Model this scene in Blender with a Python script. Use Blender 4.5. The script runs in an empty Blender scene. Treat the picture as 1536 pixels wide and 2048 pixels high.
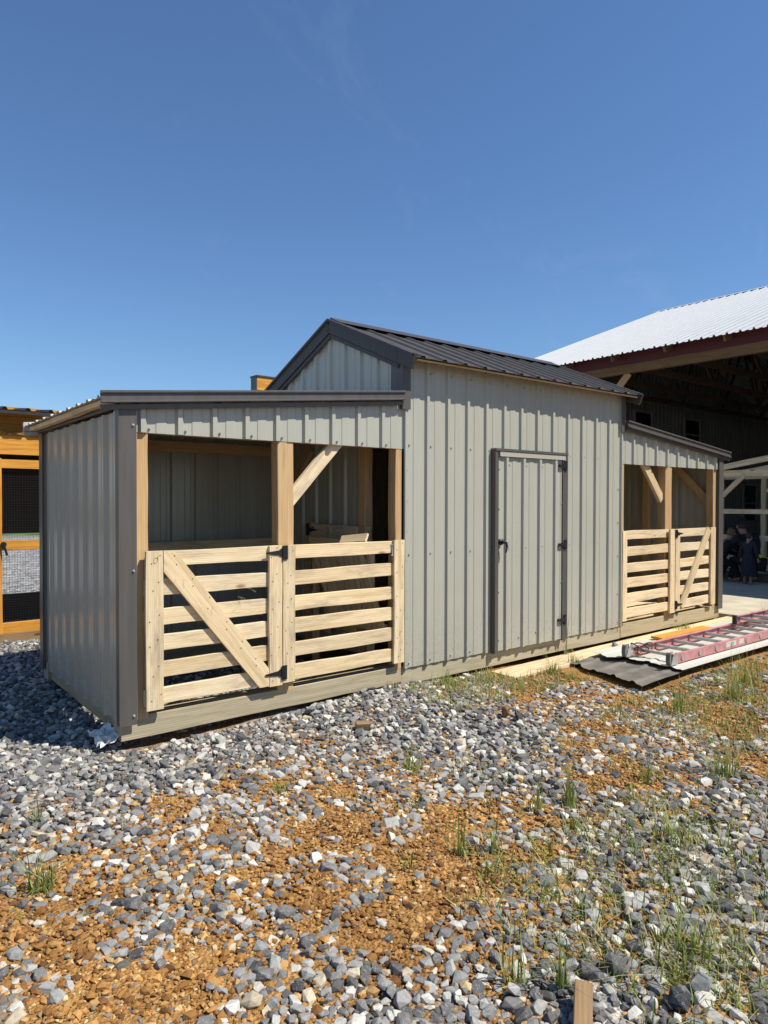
import bpy, bmesh, math, random
import numpy as np
from mathutils import Vector, Matrix

random.seed(7)
rng = np.random.default_rng(7)
sc = bpy.context.scene
col = sc.collection

# ------------------------------------------------------------------ camera, sky, sun, exposure
cam = bpy.data.cameras.new('camera')
cam.sensor_fit = 'VERTICAL'
cam.sensor_height = 36.0
cam.lens = 1379.98 / 2048 * 36.0
cam.clip_start = 0.05
cam.clip_end = 3000
co = bpy.data.objects.new('camera', cam)
col.objects.link(co)
CAM = Vector((-3.5, -4.1345, 1.4138))
yaw, pitch, roll = math.radians(38.5), math.radians(-0.887), math.radians(0.118)
Fv = Vector((math.sin(yaw) * math.cos(pitch), math.cos(yaw) * math.cos(pitch), math.sin(pitch)))
r0 = Vector((math.cos(yaw), -math.sin(yaw), 0))
u0 = r0.cross(Fv)
Rv = math.cos(roll) * r0 + math.sin(roll) * u0
Uv = -math.sin(roll) * r0 + math.cos(roll) * u0
co.matrix_world = Matrix(((Rv.x, Uv.x, -Fv.x, CAM.x), (Rv.y, Uv.y, -Fv.y, CAM.y), (Rv.z, Uv.z, -Fv.z, CAM.z), (0, 0, 0, 1)))
sc.camera = co

SUN = Vector((0.39, -0.60, 1.0)).normalized()      # towards the sun
world = bpy.data.worlds.new('World')
sc.world = world
world.use_nodes = True
wn = world.node_tree
wn.nodes.clear()
wo = wn.nodes.new('ShaderNodeOutputWorld')
wb = wn.nodes.new('ShaderNodeBackground')
ws = wn.nodes.new('ShaderNodeTexSky')
ws.sky_type = 'NISHITA'
ws.sun_disc = False
ws.sun_elevation = math.asin(SUN.z)
ws.sun_rotation = math.atan2(SUN.x, SUN.y)
ws.altitude = 0
ws.air_density = 1.15
ws.dust_density = 0.0
ws.ozone_density = 10.0
wb.inputs['Strength'].default_value = 0.091
wt = wn.nodes.new('ShaderNodeTexCoord')          # very faint high wisps of cirrus
wm = wn.nodes.new('ShaderNodeMapping'); wm.inputs['Scale'].default_value = (2.2, 5.5, 5.0); wm.inputs['Rotation'].default_value = (0.2, 0.1, 0.5)
wz = wn.nodes.new('ShaderNodeTexNoise'); wz.inputs['Scale'].default_value = 1.3; wz.inputs['Detail'].default_value = 9; wz.inputs['Roughness'].default_value = 0.62; wz.inputs['Distortion'].default_value = 0.8
wr = wn.nodes.new('ShaderNodeValToRGB'); wr.color_ramp.elements[0].position = 0.60; wr.color_ramp.elements[1].position = 0.95
wr.color_ramp.elements[0].color = (0, 0, 0, 1); wr.color_ramp.elements[1].color = (0.07, 0.07, 0.07, 1)
wx = wn.nodes.new('ShaderNodeMix'); wx.data_type = 'RGBA'; wx.blend_type = 'MIX'; wx.inputs[7].default_value = (7.5, 8.0, 8.6, 1)
wn.links.new(wt.outputs['Generated'], wm.inputs[0]); wn.links.new(wm.outputs[0], wz.inputs[0]); wn.links.new(wz.outputs[0], wr.inputs[0])
wn.links.new(wr.outputs[0], wx.inputs[0]); wn.links.new(ws.outputs[0], wx.inputs[6]); wn.links.new(wx.outputs[2], wb.inputs['Color'])
wn.links.new(wb.outputs[0], wo.inputs['Surface'])

sl = bpy.data.lights.new('sun', 'SUN')
sl.energy = 4.8
sl.angle = math.radians(0.53)
sl.color = (1.0, 0.96, 0.87)
so = bpy.data.objects.new('sun', sl)
so.rotation_euler = SUN.to_track_quat('Z', 'Y').to_euler()
so.location = (3, -6, 10)
col.objects.link(so)

sc.view_settings.view_transform = 'Standard'
sc.view_settings.look = 'None'
sc.view_settings.exposure = 0.5
sc.view_settings.gamma = 1.0
sc.view_settings.use_curve_mapping = False
sc.cycles.max_bounces = 6
sc.cycles.diffuse_bounces = 4

# ------------------------------------------------------------------ node helpers and materials
def newmat(name):
    m = bpy.data.materials.new(name)
    m.use_nodes = True
    return m, m.node_tree, m.node_tree.nodes['Principled BSDF']

def nd(t, typ, **kw):
    n = t.nodes.new(typ)
    for k, v in kw.items():
        if k.startswith('i_'):
            n.inputs[int(k[2:])].default_value = v
        else:
            setattr(n, k, v)
    return n

def lk(t, a, ao, b, bi):
    t.links.new(a.outputs[ao], b.inputs[bi])

def ramp(t, stops):
    r = t.nodes.new('ShaderNodeValToRGB')
    e = r.color_ramp.elements
    while len(e) < len(stops):
        e.new(0.5)
    for x, (p, c) in zip(e, stops):
        x.position = p
        x.color = (*c, 1) if len(c) == 3 else c
    return r

def mixc(t, mode, fac=None):
    m = t.nodes.new('ShaderNodeMix')
    m.data_type = 'RGBA'
    m.blend_type = mode
    if fac is not None:
        m.inputs[0].default_value = fac
    return m          # A = 6, B = 7, out = 2

def bump(t, bsdf, src, so_, strength, dist):
    b = nd(t, 'ShaderNodeBump')
    b.inputs['Strength'].default_value = strength
    b.inputs['Distance'].default_value = dist
    t.links.new(src.outputs[so_], b.inputs['Height'])
    t.links.new(b.outputs[0], bsdf.inputs['Normal'])
    return b

def metal_mat(name, c, rough=0.38, var=0.12, wave=0.10, spec=0.5, splash=False):
    m, t, b = newmat(name)
    g = nd(t, 'ShaderNodeNewGeometry')
    n1 = nd(t, 'ShaderNodeTexNoise'); n1.inputs['Scale'].default_value = 2.3; n1.inputs['Detail'].default_value = 6
    mp = nd(t, 'ShaderNodeMapping'); mp.inputs['Scale'].default_value = (9, 9, 0.7)
    n2 = nd(t, 'ShaderNodeTexNoise'); n2.inputs['Scale'].default_value = 3.0; n2.inputs['Detail'].default_value = 5
    lk(t, g, 'Position', n1, 'Vector'); lk(t, g, 'Position', mp, 'Vector'); lk(t, mp, 0, n2, 'Vector')
    lo = tuple(x * (1 - var) for x in c); hi = tuple(min(1, x * (1 + var)) for x in c)
    r1 = ramp(t, [(0.3, lo), (0.7, hi)]); lk(t, n2, 0, r1, 0)
    r2 = ramp(t, [(0.35, (0.90, 0.885, 0.85)), (0.6, (1, 1, 1))]); lk(t, n1, 0, r2, 0)
    mx = mixc(t, 'MULTIPLY', 0.3); t.links.new(r1.outputs[0], mx.inputs[6]); t.links.new(r2.outputs[0], mx.inputs[7])
    if splash:      # dried mud flecks near the ground
        sx = nd(t, 'ShaderNodeSeparateXYZ'); lk(t, g, 'Position', sx, 0)
        zr = nd(t, 'ShaderNodeMapRange'); zr.inputs[1].default_value = 0.55; zr.inputs[2].default_value = 0.08; lk(t, sx, 'Z', zr, 0)
        ns = nd(t, 'ShaderNodeTexNoise'); ns.inputs['Scale'].default_value = 30; ns.inputs['Detail'].default_value = 8; ns.inputs['Roughness'].default_value = 0.7; lk(t, g, 'Position', ns, 0)
        rs_ = ramp(t, [(0.46, (0, 0, 0)), (0.62, (1, 1, 1))]); lk(t, ns, 0, rs_, 0)
        mu = nd(t, 'ShaderNodeMath', operation='MULTIPLY'); lk(t, zr, 0, mu, 0); lk(t, rs_, 0, mu, 1)
        mu2 = nd(t, 'ShaderNodeMath', operation='MULTIPLY'); lk(t, mu, 0, mu2, 0); mu2.inputs[1].default_value = 0.45
        md = mixc(t, 'MIX'); t.links.new(mu2.outputs[0], md.inputs[0]); t.links.new(mx.outputs[2], md.inputs[6]); md.inputs[7].default_value = (0.30, 0.22, 0.13, 1); mx = md
    t.links.new(mx.outputs[2], b.inputs['Base Color'])
    rr = nd(t, 'ShaderNodeMapRange'); rr.inputs[3].default_value = rough - 0.03; rr.inputs[4].default_value = rough + 0.06
    lk(t, rr, 0, b, 'Roughness')
    b.inputs['Specular IOR Level'].default_value = spec
    n3 = nd(t, 'ShaderNodeTexNoise'); n3.inputs['Scale'].default_value = 1.0; n3.inputs['Detail'].default_value = 1
    mp3 = nd(t, 'ShaderNodeMapping'); mp3.inputs['Scale'].default_value = (4.5, 4.5, 0.9); lk(t, g, 'Position', mp3, 'Vector')
    lk(t, mp3, 0, n3, 'Vector'); lk(t, n3, 0, rr, 0)
    bump(t, b, n3, 0, wave, 0.02)
    return m

def wood_mat(name, dark, mid, light, stain=(0.30, 0.27, 0.24), stain_amt=0.5, rough=0.85, ring=1.0, knot=1.0):
    """grain runs along the object's own X axis"""
    m, t, b = newmat(name)
    tc = nd(t, 'ShaderNodeTexCoord'); oi = nd(t, 'ShaderNodeObjectInfo')
    off = nd(t, 'ShaderNodeVectorMath', operation='SCALE'); off.inputs[0].default_value = (37.0, 21.0, 13.0)
    t.links.new(oi.outputs['Random'], off.inputs['Scale'])
    ad = nd(t, 'ShaderNodeVectorMath', operation='ADD')
    t.links.new(tc.outputs['Object'], ad.inputs[0]); t.links.new(off.outputs[0], ad.inputs[1])
    mp = nd(t, 'ShaderNodeMapping'); mp.inputs['Scale'].default_value = (1.0, 16, 16); lk(t, ad, 0, mp, 0)
    n1 = nd(t, 'ShaderNodeTexNoise'); n1.inputs['Scale'].default_value = 2.0; n1.inputs['Detail'].default_value = 7; n1.inputs['Roughness'].default_value = 0.62; n1.inputs['Distortion'].default_value = 0.6
    lk(t, mp, 0, n1, 0)
    r1 = ramp(t, [(0.25, dark), (0.5, mid), (0.75, light)]); lk(t, n1, 0, r1, 0)
    # rings
    mp2 = nd(t, 'ShaderNodeMapping'); mp2.inputs['Scale'].default_value = (0.7, 9, 9); lk(t, ad, 0, mp2, 0)
    w = nd(t, 'ShaderNodeTexWave', wave_type='RINGS', rings_direction='X'); w.inputs['Scale'].default_value = 3.0; w.inputs['Distortion'].default_value = 5.0; w.inputs['Detail'].default_value = 3; w.inputs['Detail Scale'].default_value = 0.6
    lk(t, mp2, 0, w, 0)
    rw = ramp(t, [(0.0, (0.80, 0.74, 0.66)), (0.45, (1, 1, 1)), (1.0, (1, 1, 1))]); lk(t, w, 1, rw, 0)
    m1 = mixc(t, 'MULTIPLY', 0.55 * ring); t.links.new(r1.outputs[0], m1.inputs[6]); t.links.new(rw.outputs[0], m1.inputs[7])
    # grey mould stains
    mp3 = nd(t, 'ShaderNodeMapping'); mp3.inputs['Scale'].default_value = (1.6, 7, 7); lk(t, ad, 0, mp3, 0)
    n2 = nd(t, 'ShaderNodeTexNoise'); n2.inputs['Scale'].default_value = 1.5; n2.inputs['Detail'].default_value = 8; n2.inputs['Roughness'].default_value = 0.7
    lk(t, mp3, 0, n2, 0)
    r2 = ramp(t, [(0.50, (0, 0, 0)), (0.74, (1, 1, 1))]); lk(t, n2, 0, r2, 0)
    ms = nd(t, 'ShaderNodeMath', operation='MULTIPLY'); lk(t, r2, 0, ms, 0); ms.inputs[1].default_value = stain_amt
    m2 = mixc(t, 'MIX'); t.links.new(ms.outputs[0], m2.inputs[0]); t.links.new(m1.outputs[2], m2.inputs[6]); m2.inputs[7].default_value = (*stain, 1)
    # knots
    mp4 = nd(t, 'ShaderNodeMapping'); mp4.inputs['Scale'].default_value = (2.0, 5.6, 5.6); lk(t, ad, 0, mp4, 0)
    v = nd(t, 'ShaderNodeTexVoronoi'); v.inputs['Scale'].default_value = 1.0; lk(t, mp4, 0, v, 0)
    rk = ramp(t, [(0.0, (0.28, 0.17, 0.10)), (0.055, (0.38, 0.25, 0.15)), (0.11, (1, 1, 1))]); lk(t, v, 'Distance', rk, 0)
    m3 = mixc(t, 'MULTIPLY', 0.85 * knot); t.links.new(m2.outputs[2], m3.inputs[6]); t.links.new(rk.outputs[0], m3.inputs[7])
    # board to board
    rb = ramp(t, [(0, (0.80, 0.74, 0.66)), (0.3, (0.92, 0.93, 0.94)), (0.55, (1.0, 0.95, 0.87)), (0.8, (0.88, 0.84, 0.80)), (1, (1.0, 1.0, 1.0))])
    t.links.new(oi.outputs['Random'], rb.inputs[0])
    m4 = mixc(t, 'MULTIPLY', 1.0); t.links.new(m3.outputs[2], m4.inputs[6]); t.links.new(rb.outputs[0], m4.inputs[7])
    t.links.new(m4.outputs[2], b.inputs['Base Color'])
    b.inputs['Roughness'].default_value = rough
    b.inputs['Specular IOR Level'].default_value = 0.25
    bump(t, b, n1, 0, 0.35, 0.004)
    return m

def plain_mat(name, c, rough=0.6, metallic=0.0, var=0.15, scale=20, bumpd=0.0, spec=0.4):
    m, t, b = newmat(name)
    tc = nd(t, 'ShaderNodeTexCoord')
    n = nd(t, 'ShaderNodeTexNoise'); n.inputs['Scale'].default_value = scale; n.inputs['Detail'].default_value = 5
    lk(t, tc, 'Object', n, 0)
    r = ramp(t, [(0.3, tuple(x * (1 - var) for x in c)), (0.7, tuple(min(1, x * (1 + var)) for x in c))]); lk(t, n, 0, r, 0)
    lk(t, r, 0, b, 'Base Color')
    b.inputs['Roughness'].default_value = rough
    b.inputs['Metallic'].default_value = metallic
    b.inputs['Specular IOR Level'].default_value = spec
    if bumpd:
        bump(t, b, n, 0, 0.5, bumpd)
    return m

SIDING = metal_mat('siding_taupe_metal', (0.37, 0.36, 0.298), 0.21, var=0.03, wave=0.12, splash=True)
TRIM = metal_mat('trim_dark_bronze', (0.090, 0.081, 0.074), 0.36, spec=0.35)
ROOF = metal_mat('roof_charcoal_metal', (0.064, 0.057, 0.052), 0.42, spec=0.25)
WROOF = metal_mat('roof_white_metal', (0.40, 0.41, 0.415), 0.5, var=0.04)
GREYROOF = metal_mat('roof_bare_metal', (0.42, 0.42, 0.41), 0.38, var=0.06)
BWALL = metal_mat('pole_barn_siding', (0.24, 0.24, 0.215), 0.55)
RED = metal_mat('dark_red_trim', (0.085, 0.013, 0.018), 0.6)
GALV = metal_mat('galvanised_screw', (0.35, 0.35, 0.35), 0.3)
WOOD = wood_mat('rough_sawn_pale_wood', (0.52, 0.39, 0.22), (0.72, 0.58, 0.37), (0.82, 0.70, 0.49), stain=(0.25, 0.205, 0.17), stain_amt=0.75)
WOODP = wood_mat('post_fir_wood', (0.40, 0.25, 0.12), (0.53, 0.36, 0.19), (0.60, 0.44, 0.26), stain_amt=0.25)
TREAT = wood_mat('treated_skid_wood', (0.28, 0.235, 0.15), (0.42, 0.365, 0.25), (0.50, 0.445, 0.32), stain=(0.28, 0.27, 0.2), stain_amt=0.5, ring=1.5)
YELLOW = wood_mat('yellow_stained_wood', (0.42, 0.17, 0.02), (0.66, 0.31, 0.05), (0.78, 0.43, 0.10), stain=(0.33, 0.14, 0.03), stain_amt=0.35, rough=0.5, ring=1.6)
OCHRE = wood_mat('ochre_stained_wood', (0.40, 0.22, 0.05), (0.50, 0.29, 0.075), (0.55, 0.33, 0.09), stain_amt=0.0, rough=0.6, knot=0.3)
OLDWOOD = wood_mat('weathered_wood', (0.15, 0.095, 0.047), (0.27, 0.175, 0.09), (0.34, 0.23, 0.125), stain_amt=0.4)
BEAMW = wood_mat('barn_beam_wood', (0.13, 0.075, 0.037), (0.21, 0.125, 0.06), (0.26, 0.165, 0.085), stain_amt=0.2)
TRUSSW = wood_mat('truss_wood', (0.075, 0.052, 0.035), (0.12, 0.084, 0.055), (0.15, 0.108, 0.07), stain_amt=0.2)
BLACK = plain_mat('black_hardware', (0.012, 0.012, 0.013), 0.45)
CONC = plain_mat('dusty_concrete', (0.46, 0.40, 0.29), 0.9, var=0.18, scale=3, bumpd=0.004)
LADR = plain_mat('faded_red_fibreglass', (0.43, 0.19, 0.19), 0.7, var=0.22, scale=9)
ALU = plain_mat('aluminium_rung', (0.46, 0.45, 0.42), 0.42, metallic=0.55, var=0.15, scale=15)
WSHEET = plain_mat('white_sheet_metal', (0.50, 0.485, 0.42), 0.5, var=0.06, scale=3)
DSHEET = plain_mat('brown_sheet_metal', (0.135, 0.12, 0.10), 0.6, var=0.35, scale=6, bumpd=0.01)
GLASS = plain_mat('dark_window_glass', (0.015, 0.017, 0.02), 0.12, var=0.0)
WFRAME = plain_mat('white_window_frame', (0.34, 0.33, 0.30), 0.5)
WIRE = plain_mat('wire_mesh', (0.07, 0.065, 0.06), 0.5, metallic=0.5)
DPANEL = metal_mat('dark_brown_slats', (0.022, 0.016, 0.013), 0.5)
PLASTIC = plain_mat('white_film', (0.62, 0.60, 0.54), 0.5, var=0.1, scale=30)
NAILM = plain_mat('nail_head', (0.10, 0.07, 0.05), 0.6)

# ------------------------------------------------------------------ object helpers
WM = {}

def link(o, parent=None, mat=None):
    col.objects.link(o)
    M = mat if mat is not None else Matrix.Identity(4)
    WM[o.name] = M
    if parent is not None:
        o.parent = parent
        o.matrix_local = WM[parent.name].inverted() @ M
    else:
        o.matrix_world = M
    return o

def tag(o, label=None, cat=None, group=None, kind=None):
    if label: o['label'] = label
    if cat: o['category'] = cat
    if group: o['group'] = group
    if kind: o['kind'] = kind
    return o

def empty(name, loc, label=None, cat=None, group=None):
    o = bpy.data.objects.new(name, None)
    o.empty_display_size = 0.1
    link(o, None, Matrix.Translation(loc))
    return tag(o, label, cat, group)

def mesh_obj(name, verts, faces, mat, parent=None, M=None, smooth=False, kind=None, recentre=True):
    me = bpy.data.meshes.new(name)
    verts = [Vector(v) for v in verts]
    if M is None and recentre:
        c = sum(verts, Vector()) / len(verts)
        M = Matrix.Translation(c)
        verts = [v - c for v in verts]
    me.from_pydata([tuple(v) for v in verts], [], faces)
    me.materials.append(mat)
    if smooth:
        me.polygons.foreach_set('use_smooth', [True] * len(me.polygons))
    me.update()
    o = bpy.data.objects.new(name, me)
    link(o, parent, M)
    if kind: o['kind'] = kind
    return o

class MB:
    def __init__(s): s.v = []; s.f = []
    def add(s, vs, fs):
        k = len(s.v); s.v += [Vector(v) for v in vs]; s.f += [tuple(i + k for i in f) for f in fs]
    def box(s, x0, x1, y0, y1, z0, z1):
        s.add([(x0, y0, z0), (x1, y0, z0), (x1, y1, z0), (x0, y1, z0), (x0, y0, z1), (x1, y0, z1), (x1, y1, z1), (x0, y1, z1)],
              [(0, 3, 2, 1), (4, 5, 6, 7), (0, 1, 5, 4), (1, 2, 6, 5), (2, 3, 7, 6), (3, 0, 4, 7)])
    def tube(s, p, q, r, n=8, r2=None, cap=True):
        p, q = Vector(p), Vector(q); d = (q - p).normalized()
        a = d.orthogonal().normalized(); b = d.cross(a)
        r2 = r if r2 is None else r2
        vs = [p + (a * math.cos(6.28318 * i / n) + b * math.sin(6.28318 * i / n)) * r for i in range(n)]
        vs += [q + (a * math.cos(6.28318 * i / n) + b * math.sin(6.28318 * i / n)) * r2 for i in range(n)]
        fs = [(i, (i + 1) % n, n + (i + 1) % n, n + i) for i in range(n)]
        if cap: fs += [tuple(range(n - 1, -1, -1)), tuple(range(n, 2 * n))]
        s.add(vs, fs)
    def prism(s, poly, a, b):
        """poly: list of points; extruded by vector from offset a to offset b"""
        n = len(poly); a, b = Vector(a), Vector(b)
        vs = [Vector(p) + a for p in poly] + [Vector(p) + b for p in poly]
        fs = [(i, (i + 1) % n, n + (i + 1) % n, n + i) for i in range(n)] + [tuple(range(n - 1, -1, -1)), tuple(range(n, 2 * n))]
        s.add(vs, fs)
    def build(s, name, mat, parent=None, **k):
        return mesh_obj(name, s.v, s.f, mat, parent, **k)

BOARD_CACHE = {}
def board(name, p0, p1, w, t, nrm, mat, parent=None, ch=0.0022, rough=True):
    """sawn board from p0 to p1 (centre line), width w, thickness t along nrm; grain on local X"""
    p0, p1, n = Vector(p0), Vector(p1), Vector(nrm).normalized()
    L = (p1 - p0).length; d = (p1 - p0) / L
    n = (n - d * n.dot(d)).normalized(); s = n.cross(d)
    hw, ht = w / 2, t / 2
    nseg = max(1, min(8, int(L / 0.22))) if rough else 1
    vs, fs = [], []
    sec = [(-hw + ch, -ht), (hw - ch, -ht), (hw, -ht + ch), (hw, ht - ch), (hw - ch, ht), (-hw + ch, ht), (-hw, ht - ch), (-hw, -ht + ch)]
    wob = 0.0035 if rough else 0
    for i in range(nseg + 1):
        x = -L / 2 + L * i / nseg
        e1 = random.uniform(-wob, wob); e2 = random.uniform(-wob, wob)
        for y, z in sec:
            vs.append((x, y + (e1 if y > 0 else e2), z))
    for i in range(nseg):
        for j in range(8):
            a = i * 8 + j; b_ = i * 8 + (j + 1) % 8
            fs.append((a, b_, b_ + 8, a + 8))
    fs.append(tuple(range(7, -1, -1))); fs.append(tuple(range(nseg * 8, nseg * 8 + 8)))
    c = (p0 + p1) / 2
    M = Matrix(((d.x, s.x, n.x, c.x), (d.y, s.y, n.y, c.y), (d.z, s.z, n.z, c.z), (0, 0, 0, 1)))
    return mesh_obj(name, vs, [tuple(reversed(f)) for f in fs] if False else fs, mat, parent, M=M)

R = 0.2286
def profile(x0, x1, phase=0.0, hr=0.021, minor=0.0042):
    pts = []
    i0 = int(math.floor((x0 - phase) / R)) - 1; i1 = int(math.ceil((x1 - phase) / R)) + 1
    for i in range(i0, i1 + 1):
        c = phase + i * R
        pts += [(c - .029, 0), (c - .0155, hr), (c + .0125, hr), (c + .029, 0), (c + .078, 0), (c + .084, minor), (c + .144, minor), (c + .150, 0)]
    out = []
    def at(x):
        for (a, h), (b, k) in zip(pts, pts[1:]):
            if a <= x <= b: return h + (k - h) * (x - a) / (b - a)
        return 0
    out.append((x0, at(x0)))
    out += [p for p in pts if x0 + 1e-4 < p[0] < x1 - 1e-4]
    out.append((x1, at(x1)))
    return out

def ribbed(name, O, U, V, N, x0, x1, v0, v1, mat, parent, phase=0.0, hr=0.021, minor=0.0042, nv=1):
    """ribbed metal sheet: ribs run along V, repeat along U, stand out along N; v0, v1 numbers or functions of x"""
    O, U, V, N = map(Vector, (O, U, V, N))
    f0 = v0 if callable(v0) else (lambda x: v0)
    f1 = v1 if callable(v1) else (lambda x: v1)
    pr = profile(x0, x1, phase, hr, minor)
    vs, fs = [], []
    for x, h in pr:
        for k in range(nv + 1):
            v = f0(x) + (f1(x) - f0(x)) * k / nv
            vs.append(O + U * x + N * h + V * v)
    for i in range(len(pr) - 1):
        for k in range(nv):
            a = i * (nv + 1) + k
            fs.append((a, a + nv + 1, a + nv + 2, a + 1))
    return mesh_obj(name, vs, fs, mat, parent)

def screws(pts, nrm, parent, r=0.0062):
    m = MB(); n = Vector(nrm)
    for p in pts:
        p = Vector(p); m.tube(p, p + n * 0.004, r * 1.35, 6); m.tube(p + n * 0.004, p + n * 0.010, r * 0.8, 6)
    return m.build('screw', GALV, parent, kind='stuff')

# ------------------------------------------------------------------ ground
def sstep(a, b, x):
    t = np.clip((x - a) / (b - a), 0, 1); return t * t * (3 - 2 * t)

def gz(x, y):
    x = np.asarray(x, float); y = np.asarray(y, float)
    z = -0.085 + 0.0 * x
    z = z + 0.085 * np.exp(-(((x + 0.45) / 0.75) ** 2 + ((y + 0.30) / 0.55) ** 2))
    z = z + 0.02 * np.exp(-(((x - 0.4) / 1.0) ** 2 + ((y + 0.9) / 0.6) ** 2))
    z = z + 0.025 * sstep(2.0, 5.0, x)
    z = z + 0.010 * np.sin(2.1 * x + 0.7 * y) * np.cos(1.7 * y - 0.6 * x) + 0.006 * np.sin(5.3 * x + 2.0) * np.sin(4.7 * y + 1.0)
    far = sstep(6, 14, np.hypot(x + 1, y + 1))
    return z * (1 - far) - 0.09 * far

DENS = [(50,1350,1),(150,1450,1),(50,1550,1),(200,1560,.97),(350,1560,.95),(500,1500,.97),(650,1430,1),(750,1400,.97),(50,1650,.9),(200,1650,.82),
 (350,1640,.62),(500,1600,.6),(50,1740,.72),(200,1750,.55),(130,1800,.5),(50,1880,.22),(150,1900,.12),(250,1930,.12),(350,1850,.33),(300,2000,.22),
 (100,2000,.12),(420,1780,.42),(500,1700,.5),(400,1700,.42),(600,1550,.55),(650,1620,.32),(700,1700,.38),(750,1640,.36),(600,1750,.45),(700,1800,.55),
 (600,1850,.45),(520,1920,.45),(600,2000,.75),(700,1980,.75),(800,2010,.85),(800,1900,.42),(900,1850,.36),(900,1750,.2),(850,1650,.26),(850,1550,.5),
 (800,1480,.93),(900,1450,1),(1000,1480,1),(1050,1550,.95),(1150,1600,.8),(950,1560,.8),(1000,1620,.55),(900,2000,.9),(1000,1960,.75),(1100,1980,.95),
 (1200,2000,1),(1050,1850,.55),(1000,1750,.35),(1100,1700,.45),(1050,1620,.65),(1200,1700,.85),(1300,1700,.9),(1400,1700,.95),(1500,1750,.95),
 (1300,1800,.8),(1400,1850,.8),(1500,1900,.75),(1250,1900,.8),(1150,1880,.7),(1350,1980,.8),(1500,2000,.7),(1200,1550,.45),(1300,1560,.45),
 (1400,1600,.7),(1500,1600,.9),(1300,1480,.35),(1200,1440,.4),(1130,1400,.55),(1250,1400,.65),(1400,1450,.4),(1500,1500,.45),(1050,1360,.05),
 (1150,1340,.08),(950,1380,.3),(850,1390,.65),(1350,1380,.55),(1480,1400,.25),(1000,1340,.04),(1100,1330,.04)]
def unproj(u, v, z=-0.08):
    d = Fv + Rv * ((u - 768) / 1379.98) - Uv * ((v - 1024) / 1379.98)
    t = (z - CAM.z) / d.z
    return CAM + d * t
DP = np.array([(*unproj(u, v)[:2], w) for u, v, w in [(a, b, c * (0.72 if (a > 1020 and b < 1600 and c < 0.9) or 900 < a < 1200 and 1600 < b < 1800 else 1.0)) for a, b, c in DENS]] + [(-3.5, 1, 1), (-3, 3, 1), (-2, 4.5, 1), (-1, 1, 1), (-4, -1, .8), (-4, -2.5, .3), (-3.6, -3.2, .3), (-2.6, -3.6, .8), (-1, -3.9, .8), (1, -3.2, .7), (3, -2.5, .4), (4, -1.5, .3), (-2.9, 1.5, 1)])

def density(x, y):
    d2 = (DP[:, 0] - x) ** 2 + (DP[:, 1] - y) ** 2 + 0.004
    w = 1 / d2 ** 1.6
    return float((w * DP[:, 2]).sum() / w.sum())

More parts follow.
